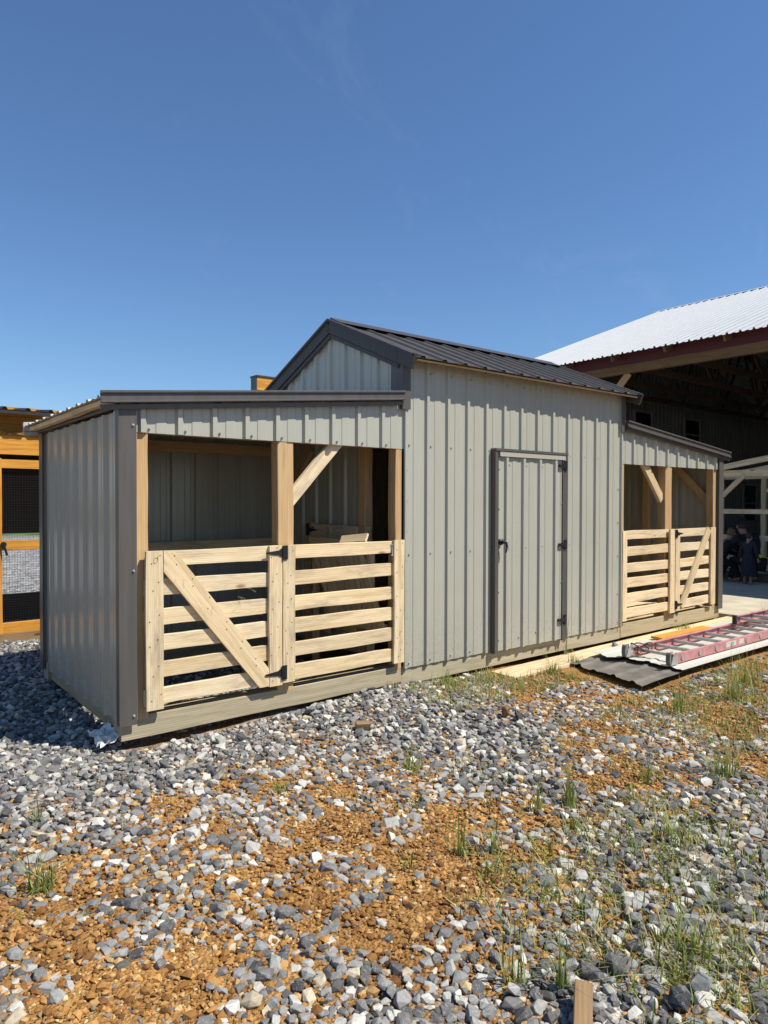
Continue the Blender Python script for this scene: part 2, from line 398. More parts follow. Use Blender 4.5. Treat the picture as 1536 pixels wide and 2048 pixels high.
def ground_mat():
    m, t, b = newmat('ground_dirt_and_gravel')
    g = nd(t, 'ShaderNodeNewGeometry')
    at = nd(t, 'ShaderNodeAttribute'); at.attribute_name = 'gravel'
    n1 = nd(t, 'ShaderNodeTexNoise'); n1.inputs['Scale'].default_value = 60; n1.inputs['Detail'].default_value = 7; lk(t, g, 'Position', n1, 0)
    v1 = nd(t, 'ShaderNodeTexVoronoi'); v1.inputs['Scale'].default_value = 85; lk(t, g, 'Position', v1, 0)
    dirt = ramp(t, [(0.0, (0.16, 0.078, 0.024)), (0.45, (0.31, 0.160, 0.050)), (0.75, (0.42, 0.24, 0.088)), (1, (0.52, 0.36, 0.17))])
    sep = nd(t, 'ShaderNodeSeparateColor'); t.links.new(v1.outputs['Color'], sep.inputs[0])
    mm = nd(t, 'ShaderNodeMath', operation='ADD'); lk(t, n1, 0, mm, 0); lk(t, sep, 0, mm, 1)
    mh = nd(t, 'ShaderNodeMath', operation='MULTIPLY'); lk(t, mm, 0, mh, 0); mh.inputs[1].default_value = 0.5
    lk(t, mh, 0, dirt, 0)
    v2 = nd(t, 'ShaderNodeTexVoronoi'); v2.inputs['Scale'].default_value = 22; lk(t, g, 'Position', v2, 0)
    sp2 = nd(t, 'ShaderNodeSeparateColor'); t.links.new(v2.outputs['Color'], sp2.inputs[0])
    gr = ramp(t, [(0, (0.10, 0.10, 0.105)), (0.4, (0.20, 0.20, 0.205)), (0.7, (0.36, 0.355, 0.34)), (1, (0.50, 0.48, 0.44))]); lk(t, sp2, 0, gr, 0)
    m1 = mixc(t, 'MIX'); lk(t, at, 'Fac', m1, 0); t.links.new(dirt.outputs[0], m1.inputs[6]); t.links.new(gr.outputs[0], m1.inputs[7])
    nl = nd(t, 'ShaderNodeTexNoise'); nl.inputs['Scale'].default_value = 2.2; nl.inputs['Detail'].default_value = 5; lk(t, g, 'Position', nl, 0)
    rl = ramp(t, [(0.3, (0.72, 0.68, 0.64)), (0.55, (1, 1, 1)), (0.75, (1.12, 1.12, 1.10))]); lk(t, nl, 0, rl, 0)
    ml = mixc(t, 'MULTIPLY', 1.0); t.links.new(m1.outputs[2], ml.inputs[6]); t.links.new(rl.outputs[0], ml.inputs[7]); m1 = ml
    # grass field far away
    sx = nd(t, 'ShaderNodeSeparateXYZ'); lk(t, g, 'Position', sx, 0)
    nf = nd(t, 'ShaderNodeTexNoise'); nf.inputs['Scale'].default_value = 0.15; lk(t, g, 'Position', nf, 0)
    ma = nd(t, 'ShaderNodeMath', operation='MULTIPLY_ADD'); lk(t, nf, 0, ma, 0); ma.inputs[1].default_value = 14; lk(t, sx, 'Y', ma, 2)
    mr = nd(t, 'ShaderNodeMapRange'); mr.inputs[1].default_value = 33; mr.inputs[2].default_value = 36; lk(t, ma, 0, mr, 0)
    ng = nd(t, 'ShaderNodeTexNoise'); ng.inputs['Scale'].default_value = 1.2; ng.inputs['Detail'].default_value = 8; lk(t, g, 'Position', ng, 0)
    gg = ramp(t, [(0.3, (0.05, 0.085, 0.02)), (0.7, (0.12, 0.17, 0.045))]); lk(t, ng, 0, gg, 0)
    m2 = mixc(t, 'MIX'); lk(t, mr, 0, m2, 0); t.links.new(m1.outputs[2], m2.inputs[6]); t.links.new(gg.outputs[0], m2.inputs[7])
    t.links.new(m2.outputs[2], b.inputs['Base Color'])
    b.inputs['Roughness'].default_value = 0.95
    b.inputs['Specular IOR Level'].default_value = 0.15
    bump(t, b, v1, 'Distance', 0.8, 0.012)
    return m

def axis(lo, hi, step, far, grow=1.35):
    a = list(np.arange(lo, hi + 1e-6, step))
    s, x = step, hi
    while x < far: s *= grow; x += s; a.append(x)
    s, x = step, lo
    while x > -far: s *= grow; x -= s; a.insert(0, x)
    return np.array(a)
gx = axis(-4.6, 6.5, 0.07, 900); gy = axis(-4.4, 4.8, 0.07, 900)
XX, YY = np.meshgrid(gx, gy)
ZZ = gz(XX, YY)
near = (np.abs(XX) < 7) & (np.abs(YY) < 5.2)
ZZ = ZZ + np.where(near, rng.normal(0, 0.0035, ZZ.shape), 0)
nx, ny = len(gx), len(gy)
V = np.stack([XX.ravel(), YY.ravel(), ZZ.ravel()], 1)
ii = (np.arange(ny - 1)[:, None] * nx + np.arange(nx - 1)[None, :]).ravel()
Fq = np.stack([ii, ii + 1, ii + nx + 1, ii + nx], 1)

def fast_mesh(name, V, Fc, mat, parent=None, colr=None, attr=None, smooth=False, sharp=None):
    me = bpy.data.meshes.new(name)
    k = Fc.shape[1]
    me.vertices.add(len(V)); me.vertices.foreach_set('co', np.ascontiguousarray(V, dtype=np.float32).ravel())
    me.loops.add(len(Fc) * k); me.loops.foreach_set('vertex_index', np.ascontiguousarray(Fc, dtype=np.int32).ravel())
    me.polygons.add(len(Fc)); me.polygons.foreach_set('loop_start', np.arange(0, len(Fc) * k, k, dtype=np.int32))
    me.polygons.foreach_set('use_smooth', np.full(len(Fc), smooth))
    me.update(calc_edges=True)
    if colr is not None:
        a = me.color_attributes.new('col', 'FLOAT_COLOR', 'POINT')
        a.data.foreach_set('color', np.c_[colr, np.ones(len(V))].astype(np.float32).ravel())
    if attr is not None:
        a = me.attributes.new(attr[0], 'FLOAT', 'POINT'); a.data.foreach_set('value', attr[1].astype(np.float32))
    me.materials.append(mat)
    o = bpy.data.objects.new(name, me)
    link(o, parent, WM[parent.name].copy() if parent else None)
    return o

gd = np.ones(len(V))
nm = near.ravel()
gd[nm] = [density(x, y) for x, y in V[nm][:, :2]]
GR = sstep(0.78, 1.0, gd)
ground = fast_mesh('ground', V, Fq, ground_mat(), attr=('gravel', GR), smooth=True)
tag(ground, kind='structure')

# concrete apron and floor of the big pole barn
m = MB(); m.box(5.30, 25.6, -0.32, 7.75, -0.16, 0.0)
slab = m.build('concrete_floor', CONC); tag(slab, kind='structure')

# ------------------------------------------------------------------ the barn
XL, XC0, XC1, XR, D = -2.176, 0.0, 2.972, 5.148, 1.94
barn = empty('animal_barn', (1.5, 0.97, -0.02), 'taupe ribbed metal barn with dark gable roof and open slatted lean-to pens', 'barn')
lean = lambda x: 2.158 - 0.1 * (XC0 - x) if x < 1 else 2.158 - 0.1 * (x - XC1)     # underside of rake trim on the lean-tos
RIB_PH = 0.0
Xv, Yv, Zv = (1, 0, 0), (0, 1, 0), (0, 0, 1)
FR = (0, -1, 0)

# skids
for y in (0.075, D - 0.075):
    board('skid', (XL - 0.01, y, 0.055), (XC0 - 0.03, y, 0.055), 0.135, 0.135, FR, TREAT, barn, 0.004)
    board('skid', (XC0 - 0.025, y + 0.004, 0.04), (XC1 + 0.02, y + 0.004, 0.04), 0.15, 0.135, FR, TREAT, barn, 0.004)
    board('skid', (XC1 + 0.025, y, 0.045), (XR + 0.01, y, 0.045), 0.15, 0.135, FR, TREAT, barn, 0.004)
for x in (XL + 0.04, XR - 0.04):
    board('skid', (x, 0.15, 0.05), (x, D - 0.15, 0.05), 0.12, 0.06, (1, 0, 0), TREAT, barn, 0.004)

# front siding of the centre, one sheet after another, round the door
DX0, DX1, DZ1 = 0.985, 1.985, 1.845
def wall_top(x): return 2.566
def bot_c(x): return 0.10
spans = [(-0.022, 0.80), (0.80, DX0), (DX0, DX1), (DX1, 2.62), (2.62, XC1)]
for a, b in spans:
    z0 = bot_c if not (a >= DX0 - 1e-6 and b <= DX1 + 1e-6) else (lambda x: DZ1 + 0.005)
    p = ribbed('siding_panel', (0, 0, 0), Xv, Zv, FR, a, b, z0, wall_top, SIDING, barn)
    sp = []
    for i in range(0, 13):
        x = i * R + 0.041
        if a <= x < b:
            sp += [(x, -0.002, z) for z in (1.859, 0.997, 0.136, 2.44) if z > z0(x)]
    if a < 0:
        sp += [(0.005, -0.014, z) for z in (1.66, 1.42, 1.18, 0.95, 0.72, 0.5, 0.3, 0.13)]
    if b > 2.9:
        sp += [(2.925, -0.002, z) for z in (1.55, 1.2, 0.85, 0.45, 0.15)]
    if sp: screws(sp, FR, p)

# left and right fascia siding over the pens
for k in range(3):
    a, b = -2.10 + k * 0.70, -2.10 + (k + 1) * 0.70
    b = min(b, -0.022)
    p = ribbed('siding_panel', (0, 0.003, 0), Xv, Zv, FR, a, b, 1.822, lambda x: lean(x) + 0.03, SIDING, barn)
    screws([(i * R + 0.041, -0.001, 1.85) for i in range(-9, 0) if a <= i * R + 0.041 < b], FR, p)
for k in range(3):
    a, b = XC1 + 0.002 + k * 0.70, XC1 + 0.002 + (k + 1) * 0.70
    b = min(b, 5.06)
    p = ribbed('siding_panel', (0, 0.003, 0), Xv, Zv, FR, a, b, 1.815, lambda x: lean(x) + 0.03, SIDING, barn)
    screws([(i * R + 0.041, -0.001, 1.845) for i in range(13, 22) if a <= i * R + 0.041 < b], FR, p)

# side and back walls
for X, nrm in ((XL, (-1, 0, 0)), (XR, (1, 0, 0))):
    for a, b in ((0.0, 0.98), (0.98, D)):
        p = ribbed('siding_panel', (X, 0, 0), Yv, Zv, nrm, a, b, 0.075, 1.945, SIDING, barn, phase=0.09)
for k in range(9):
    a = XL + k * (XR - XL) / 9; b = XL + (k + 1) * (XR - XL) / 9
    mid = (a + b) / 2
    top = (lambda x: 1.94 + 0.10 * (x - XL)) if mid < 0 else ((lambda x: 1.94 + 0.10 * (XR - x)) if mid > XC1 else (lambda x: 2.58))
    ribbed('siding_panel', (0, D, 0), Xv, Zv, Yv, a, b, 0.08, top, SIDING, barn)
# gable ends of the centre and the partitions below them
GY, GZ, EZ = D / 2 - 0.01, 3.00, 2.585
gab = lambda y: GZ - 0.43 * abs(y - GY) - 0.03
for X, nrm in ((XC0 - 0.02, (-1, 0, 0)), (XC1 + 0.002, (1, 0, 0))):
    for a, b in ((0.004, 0.5), (0.5, GY), (GY, 1.45), (1.45, D)):
        zlo = 2.0 if a < 0.3 else 0.12
        ribbed('siding_panel', (X, 0, 0), Yv, Zv, nrm, a, b, zlo, gab, SIDING, barn, phase=0.10)

# centre roof: sheets on both slopes, ridge cap, rake and eave trim
ROX0, ROX1 = -0.05, 3.04
sl_len = math.hypot(1.135, 0.43 * 1.135)
cs, sn = 1.135 / sl_len, 0.43 * 1.135 / sl_len
roof = mesh_obj('ridge_cap', *(lambda: (
    [(x, GY + s, GZ + 0.034 - abs(s) * 0.43 + dz) for x in (ROX0 - 0.005, ROX1 + 0.01) for s, dz in ((-0.16, -0.002), (-0.022, 0.0), (0, 0.006), (0.022, 0.0), (0.16, -0.002))],
    [(i, i + 1, i + 6, i + 5) for i in range(4)]))(), ROOF, barn)
for side in (-1, 1):
    for k in range(4):
        a = ROX0 + k * (ROX1 - ROX0) / 4; b = ROX0 + (k + 1) * (ROX1 - ROX0) / 4
        ribbed('roof_panel', (0, GY, GZ), Xv, (0, side * cs, -sn), (0, side * sn, cs), a, b, 0.01, sl_len, ROOF, barn, phase=0.03, hr=0.016, minor=0.0025)
    # eave board seen under the sheet ends
    ye = GY + side * 1.105
    board('eave_board', (ROX0 + 0.03, ye - side * 0.02, GZ - 0.43 * 1.085 - 0.024), (ROX1 - 0.02, ye - side * 0.02, GZ - 0.43 * 1.085 - 0.024), 0.07, 0.014, (0, side * 0.43, 1), WOODP, barn)
    for i in range(4):
        yy = GY + side * (0.12 + i * 0.26)
        board('purlin', (0.02, yy, GZ - 0.43 * abs(yy - GY) - 0.028), (XC1 - 0.02, yy, GZ - 0.43 * abs(yy - GY) - 0.028), 0.08, 0.035, (0, side * 0.4, 1), WOOD, barn, rough=False)
    for X, sx in ((ROX0 - 0.016, -1), (ROX1 + 0.014, 1)):  # darker roof metal puts the gable trim's shade into its colour
        a = Vector((X, GY, GZ - 0.038)); b = Vector((X, GY + side * 1.14, GZ - 0.43 * 1.14 - 0.038))
        board('rake_trim', a, b, 0.115, 0.026, (sx, 0, 0), ROOF, barn, rough=False)
        a2 = a + Vector((sx * 0.006, 0, 0.052)); b2 = b + Vector((sx * 0.006, 0, 0.052))
        board('rake_trim', a2, b2, 0.022, 0.05, (sx, 0, 0), ROOF, barn, rough=False)
        if sx < 0:
            a3 = a + Vector((0.010, 0, -0.085)); b3 = b + Vector((0.010, -side * 0.19, -0.085 + 0.43 * 0.19))
            board('rake_trim', a3, b3, 0.035, 0.02, (sx, 0, 0), ROOF, barn, rough=False)
# corner trim of the raised centre
def ltrim(x, y, sx, sy, z0, z1, w1=0.06, w2=0.06, name='corner_trim', t=0.006, mat=None):
    m = MB()
    m.box(min(x, x - sx * w1), max(x, x - sx * w1), min(y, y + sy * t), max(y, y + sy * t), z0, z1)
    m.box(min(x, x + sx * t), max(x, x + sx * t), min(y + sy * t, y - sy * w2), max(y + sy * t, y - sy * w2), z0, z1)
    return m.build(name, mat or TRIM, barn)
ltrim(-0.047, -0.026, -1, -1, 2.13, 2.575, 0.075, 0.14)
ltrim(-0.047, D + 0.026, -1, 1, 2.13, 2.56, 0.075, 0.11, mat=ROOF)  # roof metal here too, shade of the corner put into colour
ltrim(XC1 + 0.03, -0.026, 1, -1, 2.14, 2.575, 0.065, 0.12)
ltrim(XL - 0.026, -0.024, -1, -1, 0.085, 1.955, 0.098, 0.05)
ltrim(XL - 0.026, D + 0.024, -1, 1, 0.06, 1.955, 0.06, 0.10)
ltrim(XR + 0.026, -0.024, 1, -1, 0.085, 1.945, 0.105, 0.07)
ltrim(XR + 0.026, D + 0.024, 1, 1, 0.06, 1.945, 0.06, 0.06)
screws([(XL + 0.052, -0.03, z) for z in (1.86, 1.0, 0.14)], FR, barn)

# lean-to roofs
for x_in, x_out, sx in ((XC0 - 0.05, -2.305, -1), (XC1 + 0.03, 5.285, 1)):
    zin = 2.235; L = abs(x_out - x_in); dz = -0.1
    l = math.hypot(1, dz); Vd = Vector((sx / l, 0, dz / l)); Nd = Vector((sx * 0.1 / l, 0, 1 / l))
    for a, b in ((-0.045, 0.65), (0.65, 1.33), (1.33, D + 0.06)):
        ribbed('roof_panel', (x_in, 0, zin), Yv, Vd, Nd, a, b, 0, L * l, GREYROOF, barn, phase=0.02, hr=0.015)
    for y, nn in ((-0.052, (0, -1, 0)), (D + 0.07, (0, 1, 0))):
        p = Vector((x_in + sx * 0.004, y, zin)); q = Vector((x_out + sx * 0.008, y, zin - 0.1 * L))
        up = Vector((0, 0, 1)); o = Vector(nn)
        TRM = TRIM if y < 0 else GREYROOF
        board('rake_trim', p - up * 0.012, q - up * 0.012, 0.058, 0.020, nn, TRM, barn, rough=False)
        board('rake_trim', p + up * 0.024 + o * 0.006, q + up * 0.024 + o * 0.006, 0.016, 0.032, nn, TRM, barn, rough=False)
        board('rake_trim', p - up * 0.034 + o * 0.008, q - up * 0.034 + o * 0.008, 0.012, 0.034, nn, TRM, barn, rough=False)
        board('rake_trim', p - up * 0.062 - o * 0.012, q - up * 0.062 - o * 0.012, 0.03, 0.02, nn, TRM, barn, rough=False)
    ze = zin - 0.1 * L
    board('eave_board', (x_out - sx * 0.055, -0.03, ze - 0.018), (x_out - sx * 0.055, D + 0.05, ze - 0.018), 0.034, 0.045, (1, 0, 0), WOOD, barn)
    board('eave_trim', (x_out - sx * 0.10, -0.02, ze - 0.022), (x_out - sx * 0.10, D + 0.03, ze - 0.022), 0.055, 0.02, (1, 0, 0), TRIM, barn, rough=False)
    for i in range(4):
        f = (i + 0.35) / 4
        xx = x_in + sx * L * f
        board('purlin', (xx, 0.02, zin - 0.1 * L * f - 0.03), (xx, D - 0.02, zin - 0.1 * L * f - 0.03), 0.085, 0.036, (0, 0, 1), WOOD, barn, rough=False)
    board('rafter', (x_in, 0.30, zin - 0.085), (x_out - sx * 0.18, 0.30, zin - 0.085 - 0.1 * (L - 0.12)), 0.09, 0.036, FR, WOOD, barn, rough=False)
    board('rafter', (x_in, 1.35, zin - 0.085), (x_out - sx * 0.18, 1.35, zin - 0.085 - 0.1 * (L - 0.12)), 0.09, 0.036, FR, WOOD, barn, rough=False)

# posts, plates, girts, braces
def post(x0, x1, y0, z0, z1, mat=WOODP, dy=0.09):
    return board('post', ((x0 + x1) / 2, y0 + dy / 2, z0), ((x0 + x1) / 2, y0 + dy / 2, z1), x1 - x0, dy, FR, mat, barn, 0.004)
post(-2.10, -2.022, 0.006, 0.10, 1.95)
post(-1.135, -1.01, 0.006, 0.10, 1.98)
post(-0.094, -0.026, 0.006, 0.10, 2.02)
post(XC1 + 0.006, XC1 + 0.075, 0.008, 0.10, 2.02)
post(3.87, 4.01, 0.006, 0.10, 1.98)
post(4.985, 5.065, 0.006, 0.10, 1.95)
for x in (XL + 0.07, -0.06, XC1 + 0.08, 3.94, XR - 0.08):
    post(x - 0.045, x + 0.045, D - 0.11, 0.12, 1.93)
post(XR - 0.11, XR - 0.03, 0.9, 0.12, 1.93)
for xa, xb in ((XL + 0.03, -0.03), (XC1 + 0.03, XR - 0.03)):
    board('top_plate', (xa, 0.055, 1.87), (xb, 0.055, 1.87), 0.09, 0.075, FR, WOODP, barn)
    board('top_plate', (xa, D - 0.165, 1.89), (xb, D - 0.165, 1.89), 0.095, 0.036, FR, WOODP, barn)
    board('girt', (xa, D - 0.13, 1.01), (xb, D - 0.13, 1.01), 0.09, 0.036, FR, WOOD, barn)
board('knee_brace', (-1.025, 0.05, 1.415), (-0.60, 0.05, 1.86), 0.092, 0.04, FR, WOOD, barn)
board('knee_brace', (3.855, 0.05, 1.44), (3.46, 0.05, 1.87), 0.10, 0.04, FR, WOOD, barn)
board('knee_brace', (5.085, 0.10, 1.42), (5.085, 0.56, 1.88), 0.09, 0.04, (-1, 0, 0), WOODP, barn)
board('knee_brace', (-0.05, 1.75, 1.45), (-0.05, 1.3, 1.9), 0.09, 0.04, (1, 0, 0), WOODP, barn)
# partition framing and inner gate seen in the dark of the near pen
post(-0.10, -0.022, 0.39, 0.12, 2.05)
post(-0.10, -0.030, 1.22, 0.12, 1.22)
inner = board('inner_gate', (-0.075, 0.36, 1.15), (-0.075, 1.22, 1.15), 0.11, 0.024, (-1, 0, 0), WOOD, barn)
for z in (0.95, 0.75, 0.55, 0.35):
    board('slat', (-0.075, 0.36, z), (-0.075, 1.22, z), 0.095, 0.022, (-1, 0, 0), WOOD, inner)
board('stile', (-0.095, 0.95, 0.25), (-0.095, 0.95, 1.19), 0.10, 0.018, (-1, 0, 0), WOOD, inner)
board('stile', (-0.095, 0.55, 0.25), (-0.095, 0.55, 1.19), 0.10, 0.018, (-1, 0, 0), WOOD, inner)
m = MB(); m.prism([(-0.112, 1.27, 1.10), (-0.112, 1.27, 1.21), (-0.112, 1.235, 1.21), (-0.112, 1.225, 1.175), (-0.112, 1.08, 1.155), (-0.112, 1.225, 1.135), (-0.112, 1.235, 1.10)], (0, 0, 0), (-0.005, 0, 0))
m.build('hinge', BLACK, inner)
# wooden floor boards of the far pen
for k in range(9):
    y = 0.19 + k * 0.19
    board('floor_board', (XC1 + 0.04, y, 0.125), (XR - 0.04, y, 0.125), 0.183, 0.024, (0, 0, 1), WOOD, barn)

# gates and fixed slatted panels
SL = [(1.015, 1.110), (0.840, 0.937), (0.660, 0.758), (0.502, 0.603), (0.340, 0.440), (0.180, 0.280)]
def nails(pts, parent):
    m = MB()
    for x, y, z in pts:
        x += random.uniform(-.012, .012); z += random.uniform(-.014, .014)
        m.tube((x, y + 0.002, z), (x, y - 0.0015, z), 0.0036, 6)
    return m.build('nail', NAILM, parent, kind='stuff')
def tee_hinge(x, y, z, s, parent, scale=1.0):
    m = MB(); k = scale
    m.box(x - 0.018, x + 0.018, y - 0.006, y, z - 0.048 * k, z + 0.048 * k)
    m.tube((x - s * 0.018, y - 0.006, z - 0.045 * k), (x - s * 0.018, y - 0.006, z + 0.045 * k), 0.0065, 8)
    m.prism([(x - s * 0.02, y, z - 0.026), (x - s * 0.035, y, z - 0.026), (x - s * 0.05, y, z - 0.016), (x - s * 0.145 * k, y, z - 0.006), (x - s * 0.15 * k, y, z), (x - s * 0.145 * k, y, z + 0.006), (x - s * 0.05, y, z + 0.016), (x - s * 0.035, y, z + 0.026), (x - s * 0.02, y, z + 0.026)], (0, 0, 0), (0, -0.004, 0))
    for d in (-0.033, 0, 0.033):
        m.tube((x, y - 0.006, z + d * k), (x, y - 0.009, z + d * k), 0.005, 6)
    return m.build('hinge', BLACK, parent)
YS, YF = -0.013, -0.037     # slat plane, stile plane (centres, 24 mm boards)
def slats(x0, x1, parent, first):
    nl = []
    for i, (a, b) in enumerate(SL):
        j = random.uniform(-0.004, 0.004)
        if i == first: continue
        board('slat', (x0 + random.uniform(-.006, .006), YS, (a + b) / 2 + j), (x1 + random.uniform(-.006, .006), YS, (a + b) / 2 - j), b - a, 0.024, FR, WOOD, parent)
# near pen: gate
g1 = board('gate', (-2.03, YS, 1.062), (-1.15, YS, 1.062), 0.096, 0.024, FR, WOOD, barn)
slats(-2.055, -1.14, g1, 0)
board('stile', (-2.005, YF, 0.155), (-2.005, YF, 1.112), 0.108, 0.024, FR, WOOD, g1)
board('stile', (-1.180, YF, 0.165), (-1.180, YF, 1.112), 0.100, 0.024, FR, WOOD, g1)
m = MB()
A, B = Vector((-1.949, YF, 1.112)), Vector((-1.232, YF, 0.175))
poly = [(-1.949, YF, 1.112), (-1.949, YF, 0.985), (-1.30, YF, 0.172), (-1.2315, YF, 0.172), (-1.2315, YF, 0.29), (-1.872, YF, 1.10)]
dv = (B - A).normalized(); cB = (A + B) / 2; sB = Vector(FR).cross(dv)
MBr = Matrix(((dv.x, sB.x, 0, cB.x), (dv.y, sB.y, -1, cB.y), (dv.z, sB.z, 0, cB.z), (0, 0, 0, 1)))
inv = MBr.inverted()
m.prism(poly, (0, 0.012, 0), (0, -0.012, 0))
mesh_obj('diagonal_brace', [inv @ v for v in m.v], m.f, WOOD, g1, M=MBr)
nails([(-2.005 + dx, YF - 0.013, (a + b) / 2 + dz) for a, b in SL for dx, dz in ((-0.02, -0.02), (0.03, 0.025))] + [(-1.18 + dx, YF - 0.013, (a + b) / 2 + dz) for a, b in SL for dx, dz in ((-0.03, -0.02), (0.02, 0.025))] +
      [(A.x + (B.x - A.x) * f + 0.03, YF - 0.013, A.z + (B.z - A.z) * f + dz) for f in (0.06, 0.2, 0.36, 0.52, 0.68, 0.82) for dz in (-0.03, 0.02)], g1)
tee_hinge(-1.108, -0.051, 1.065, 1, g1); tee_hinge(-1.115, -0.051, 0.248, 1, g1)
m = MB()   # pencilled ring on the stile
ring = [(-2.0 + 0.011 * math.cos(t) * (1.0) + 0.003 * math.sin(t), 1.055 + 0.017 * math.sin(t)) for t in np.linspace(0.4, 6.1, 18)] + [(-1.985, 1.076), (-1.99, 1.08)]
for (xa, za), (xb, zb) in zip(ring, ring[1:]): m.tube((xa, YF - 0.0125, za), (xb, YF - 0.0125, zb), 0.0012, 5)
m.build('pencil_mark', NAILM, g1)
# near pen: fixed panel
p1 = board('slat_panel', (-1.05, YS, 1.063), (-0.05, YS, 1.063), 0.095, 0.024, FR, WOOD, barn)
slats(-1.05, -0.06, p1, 0)
board('stile', (-1.076, YF, 0.175), (-1.076, YF, 1.112), 0.100, 0.024, FR, WOOD, p1)
board('stile', (-0.095, YF, 0.165), (-0.095, YF, 1.115), 0.104, 0.024, FR, WOOD, p1)
nails([(x + dx, YF - 0.013, (a + b) / 2 + dz) for x in (-1.076, -0.095) for a, b in SL for dx, dz in ((-0.02, -0.02), (0.02, 0.025))], p1)
m = MB(); m.tube((-0.157, -0.03, 1.075), (-0.157, -0.036, 1.005), 0.004, 8); m.tube((-0.163, -0.028, 1.08), (-0.15, -0.028, 1.08), 0.008, 8); m.tube((-0.168, -0.036, 1.0), (-0.147, -0.036, 1.0), 0.004, 8)
m.build('gate_latch', GALV, p1)
# far pen: fixed panel and gate
p2 = board('slat_panel', (3.0, YS + 0.02, 1.058), (3.95, YS + 0.02, 1.058), 0.092, 0.024, FR, WOOD, barn)
slats(3.0, 3.95, p2, 0)
board('stile', (3.015, YF + 0.02, 0.15), (3.015, YF + 0.02, 1.105), 0.085, 0.024, FR, WOOD, p2)
board('stile', (3.945, YF, 0.15), (3.945, YF, 1.105), 0.105, 0.024, FR, WOOD, p2)
nails([(x + dx, YF - 0.013, (a + b) / 2 + dz) for x in (3.945,) for a, b in SL for dx, dz in ((-0.02, -0.02), (0.02, 0.025))], p2)
m = MB(); rs = random.Random(9)
for x, z in ((-1.86, 0.945), (-1.84, 0.94), (-1.62, 0.762), (-1.45, 0.79), (-1.43, 0.765), (-1.38, 0.84), (-1.30, 0.655), (-1.66, 0.84)):
    p = Vector((x, -0.028, z)); d = Vector((rs.uniform(-1, 1), -0.5, rs.uniform(-.3, 1))).normalized()
    for k in range(4):
        q = p + d * 0.016; m.tube(p, q, 0.0012, 4, 0.0008); p = q; d = (d + Vector((rs.uniform(-.7, .7), rs.uniform(-.3, .2), rs.uniform(-.8, .3)))).normalized()
m.build('splinter', WOOD, g1, kind='stuff')
g2 = board('gate', (4.01, YS, 1.058), (4.86, YS, 1.058), 0.092, 0.024, FR, WOOD, barn)
slats(4.01, 4.83, g2, 0)
board('stile', (4.058, YF, 0.165), (4.058, YF, 1.1), 0.10, 0.024, FR, WOOD, g2)
board('diagonal_brace', (4.15, YF, 0.20), (4.80, YF, 1.085), 0.10, 0.024, FR, WOOD, g2)
tee_hinge(4.01, -0.051, 1.05, -1, g2); tee_hinge(4.01, -0.051, 0.235, -1, g2)
board('stile', (4.895, YF, 0.165), (4.895, YF, 1.105), 0.115, 0.024, FR, WOOD, p2)

# walk door
door = ribbed('door', (0, -0.030, 0), Xv, Zv, FR, DX0 + 0.045, DX1 - 0.03, 0.10, DZ1 - 0.04, SIDING, barn)
m = MB(); m.box(DX0 + 0.045, DX1 - 0.03, -0.027, -0.001, 0.10, DZ1 - 0.04); m.build('door_core', TRIM, door)
screws([(i * R + 0.041, -0.032, z) for i in range(4, 9) for z in (1.74, 1.0) if DX0 + .05 < i * R + 0.041 < DX1 - .04] + [(1.05, -0.032, z) for z in (1.7, 1.35, 0.62, 0.2)] + [(1.32, -0.032, 0.19), (1.56, -0.032, 0.21)] + [(1.925, -0.032, z) for z in (1.4, 0.65)], FR, door)
m = MB()
m.box(DX0 - 0.005, DX0 + 0.030, -0.055, 0.0, 0.085, DZ1 + 0.01)
m.box(DX0 + 0.030, DX0 + 0.052, -0.040, -0.0005, 0.085, DZ1 - 0.03)
m.build('door_jamb', TRIM, door)
m = MB(); m.box(DX1 - 0.052, DX1 - 0.031, -0.046, -0.029, 0.085, DZ1 - 0.035); m.box(DX1 - 0.022, DX1 + 0.004, -0.040, 0.0, 0.085, DZ1 + 0.01); m.build('door_jamb', TRIM, door)
m = MB(); m.box(DX0 - 0.008, DX1 + 0.008, -0.062, 0.004, DZ1 + 0.0105, DZ1 + 0.032); m.build('door_head', TRIM, door)
m = MB(); m.box(DX0 + 0.054, DX1 - 0.025, -0.056, -0.001, DZ1 - 0.036, DZ1 + 0.008); m.build('door_head', SIDING, door)
for z in (1.755, 1.005, 0.285):
    m = MB()
    x = DX1 - 0.012
    m.box(x - 0.014, x + 0.018, -0.052, -0.041, z - 0.045, z + 0.045)
    m.tube((x - 0.016, -0.052, z - 0.042), (x - 0.016, -0.052, z + 0.042), 0.007, 8)
    m.prism([(x - 0.016, -0.053, z - 0.024), (x - 0.045, -0.053, z - 0.02), (x - 0.11, -0.053, z - 0.008), (x - 0.115, -0.053, z), (x - 0.11, -0.053, z + 0.008), (x - 0.045, -0.053, z + 0.02), (x - 0.016, -0.053, z + 0.024)], (0, 0, 0), (0, -0.005, 0))
    m.box(x - 0.10, x - 0.03, -0.053, -0.035, z - 0.012, z + 0.012)
    m.build('hinge', BLACK, door)
m = MB()
m.tube((1.062, -0.032, 1.06), (1.062, -0.055, 1.06), 0.027, 14); m.tube((1.062, -0.055, 1.06), (1.062, -0.085, 1.06), 0.014, 10)
m.tube((1.055, -0.085, 1.065), (1.085, -0.092, 1.05), 0.011, 8); m.tube((1.085, -0.092, 1.05), (1.092, -0.09, 1.01), 0.010, 8, 0.009); m.tube((1.092, -0.09, 1.01), (1.083, -0.084, 0.965), 0.009, 8, 0.006)
h = m.build('door_handle', BLACK, door, smooth=True)
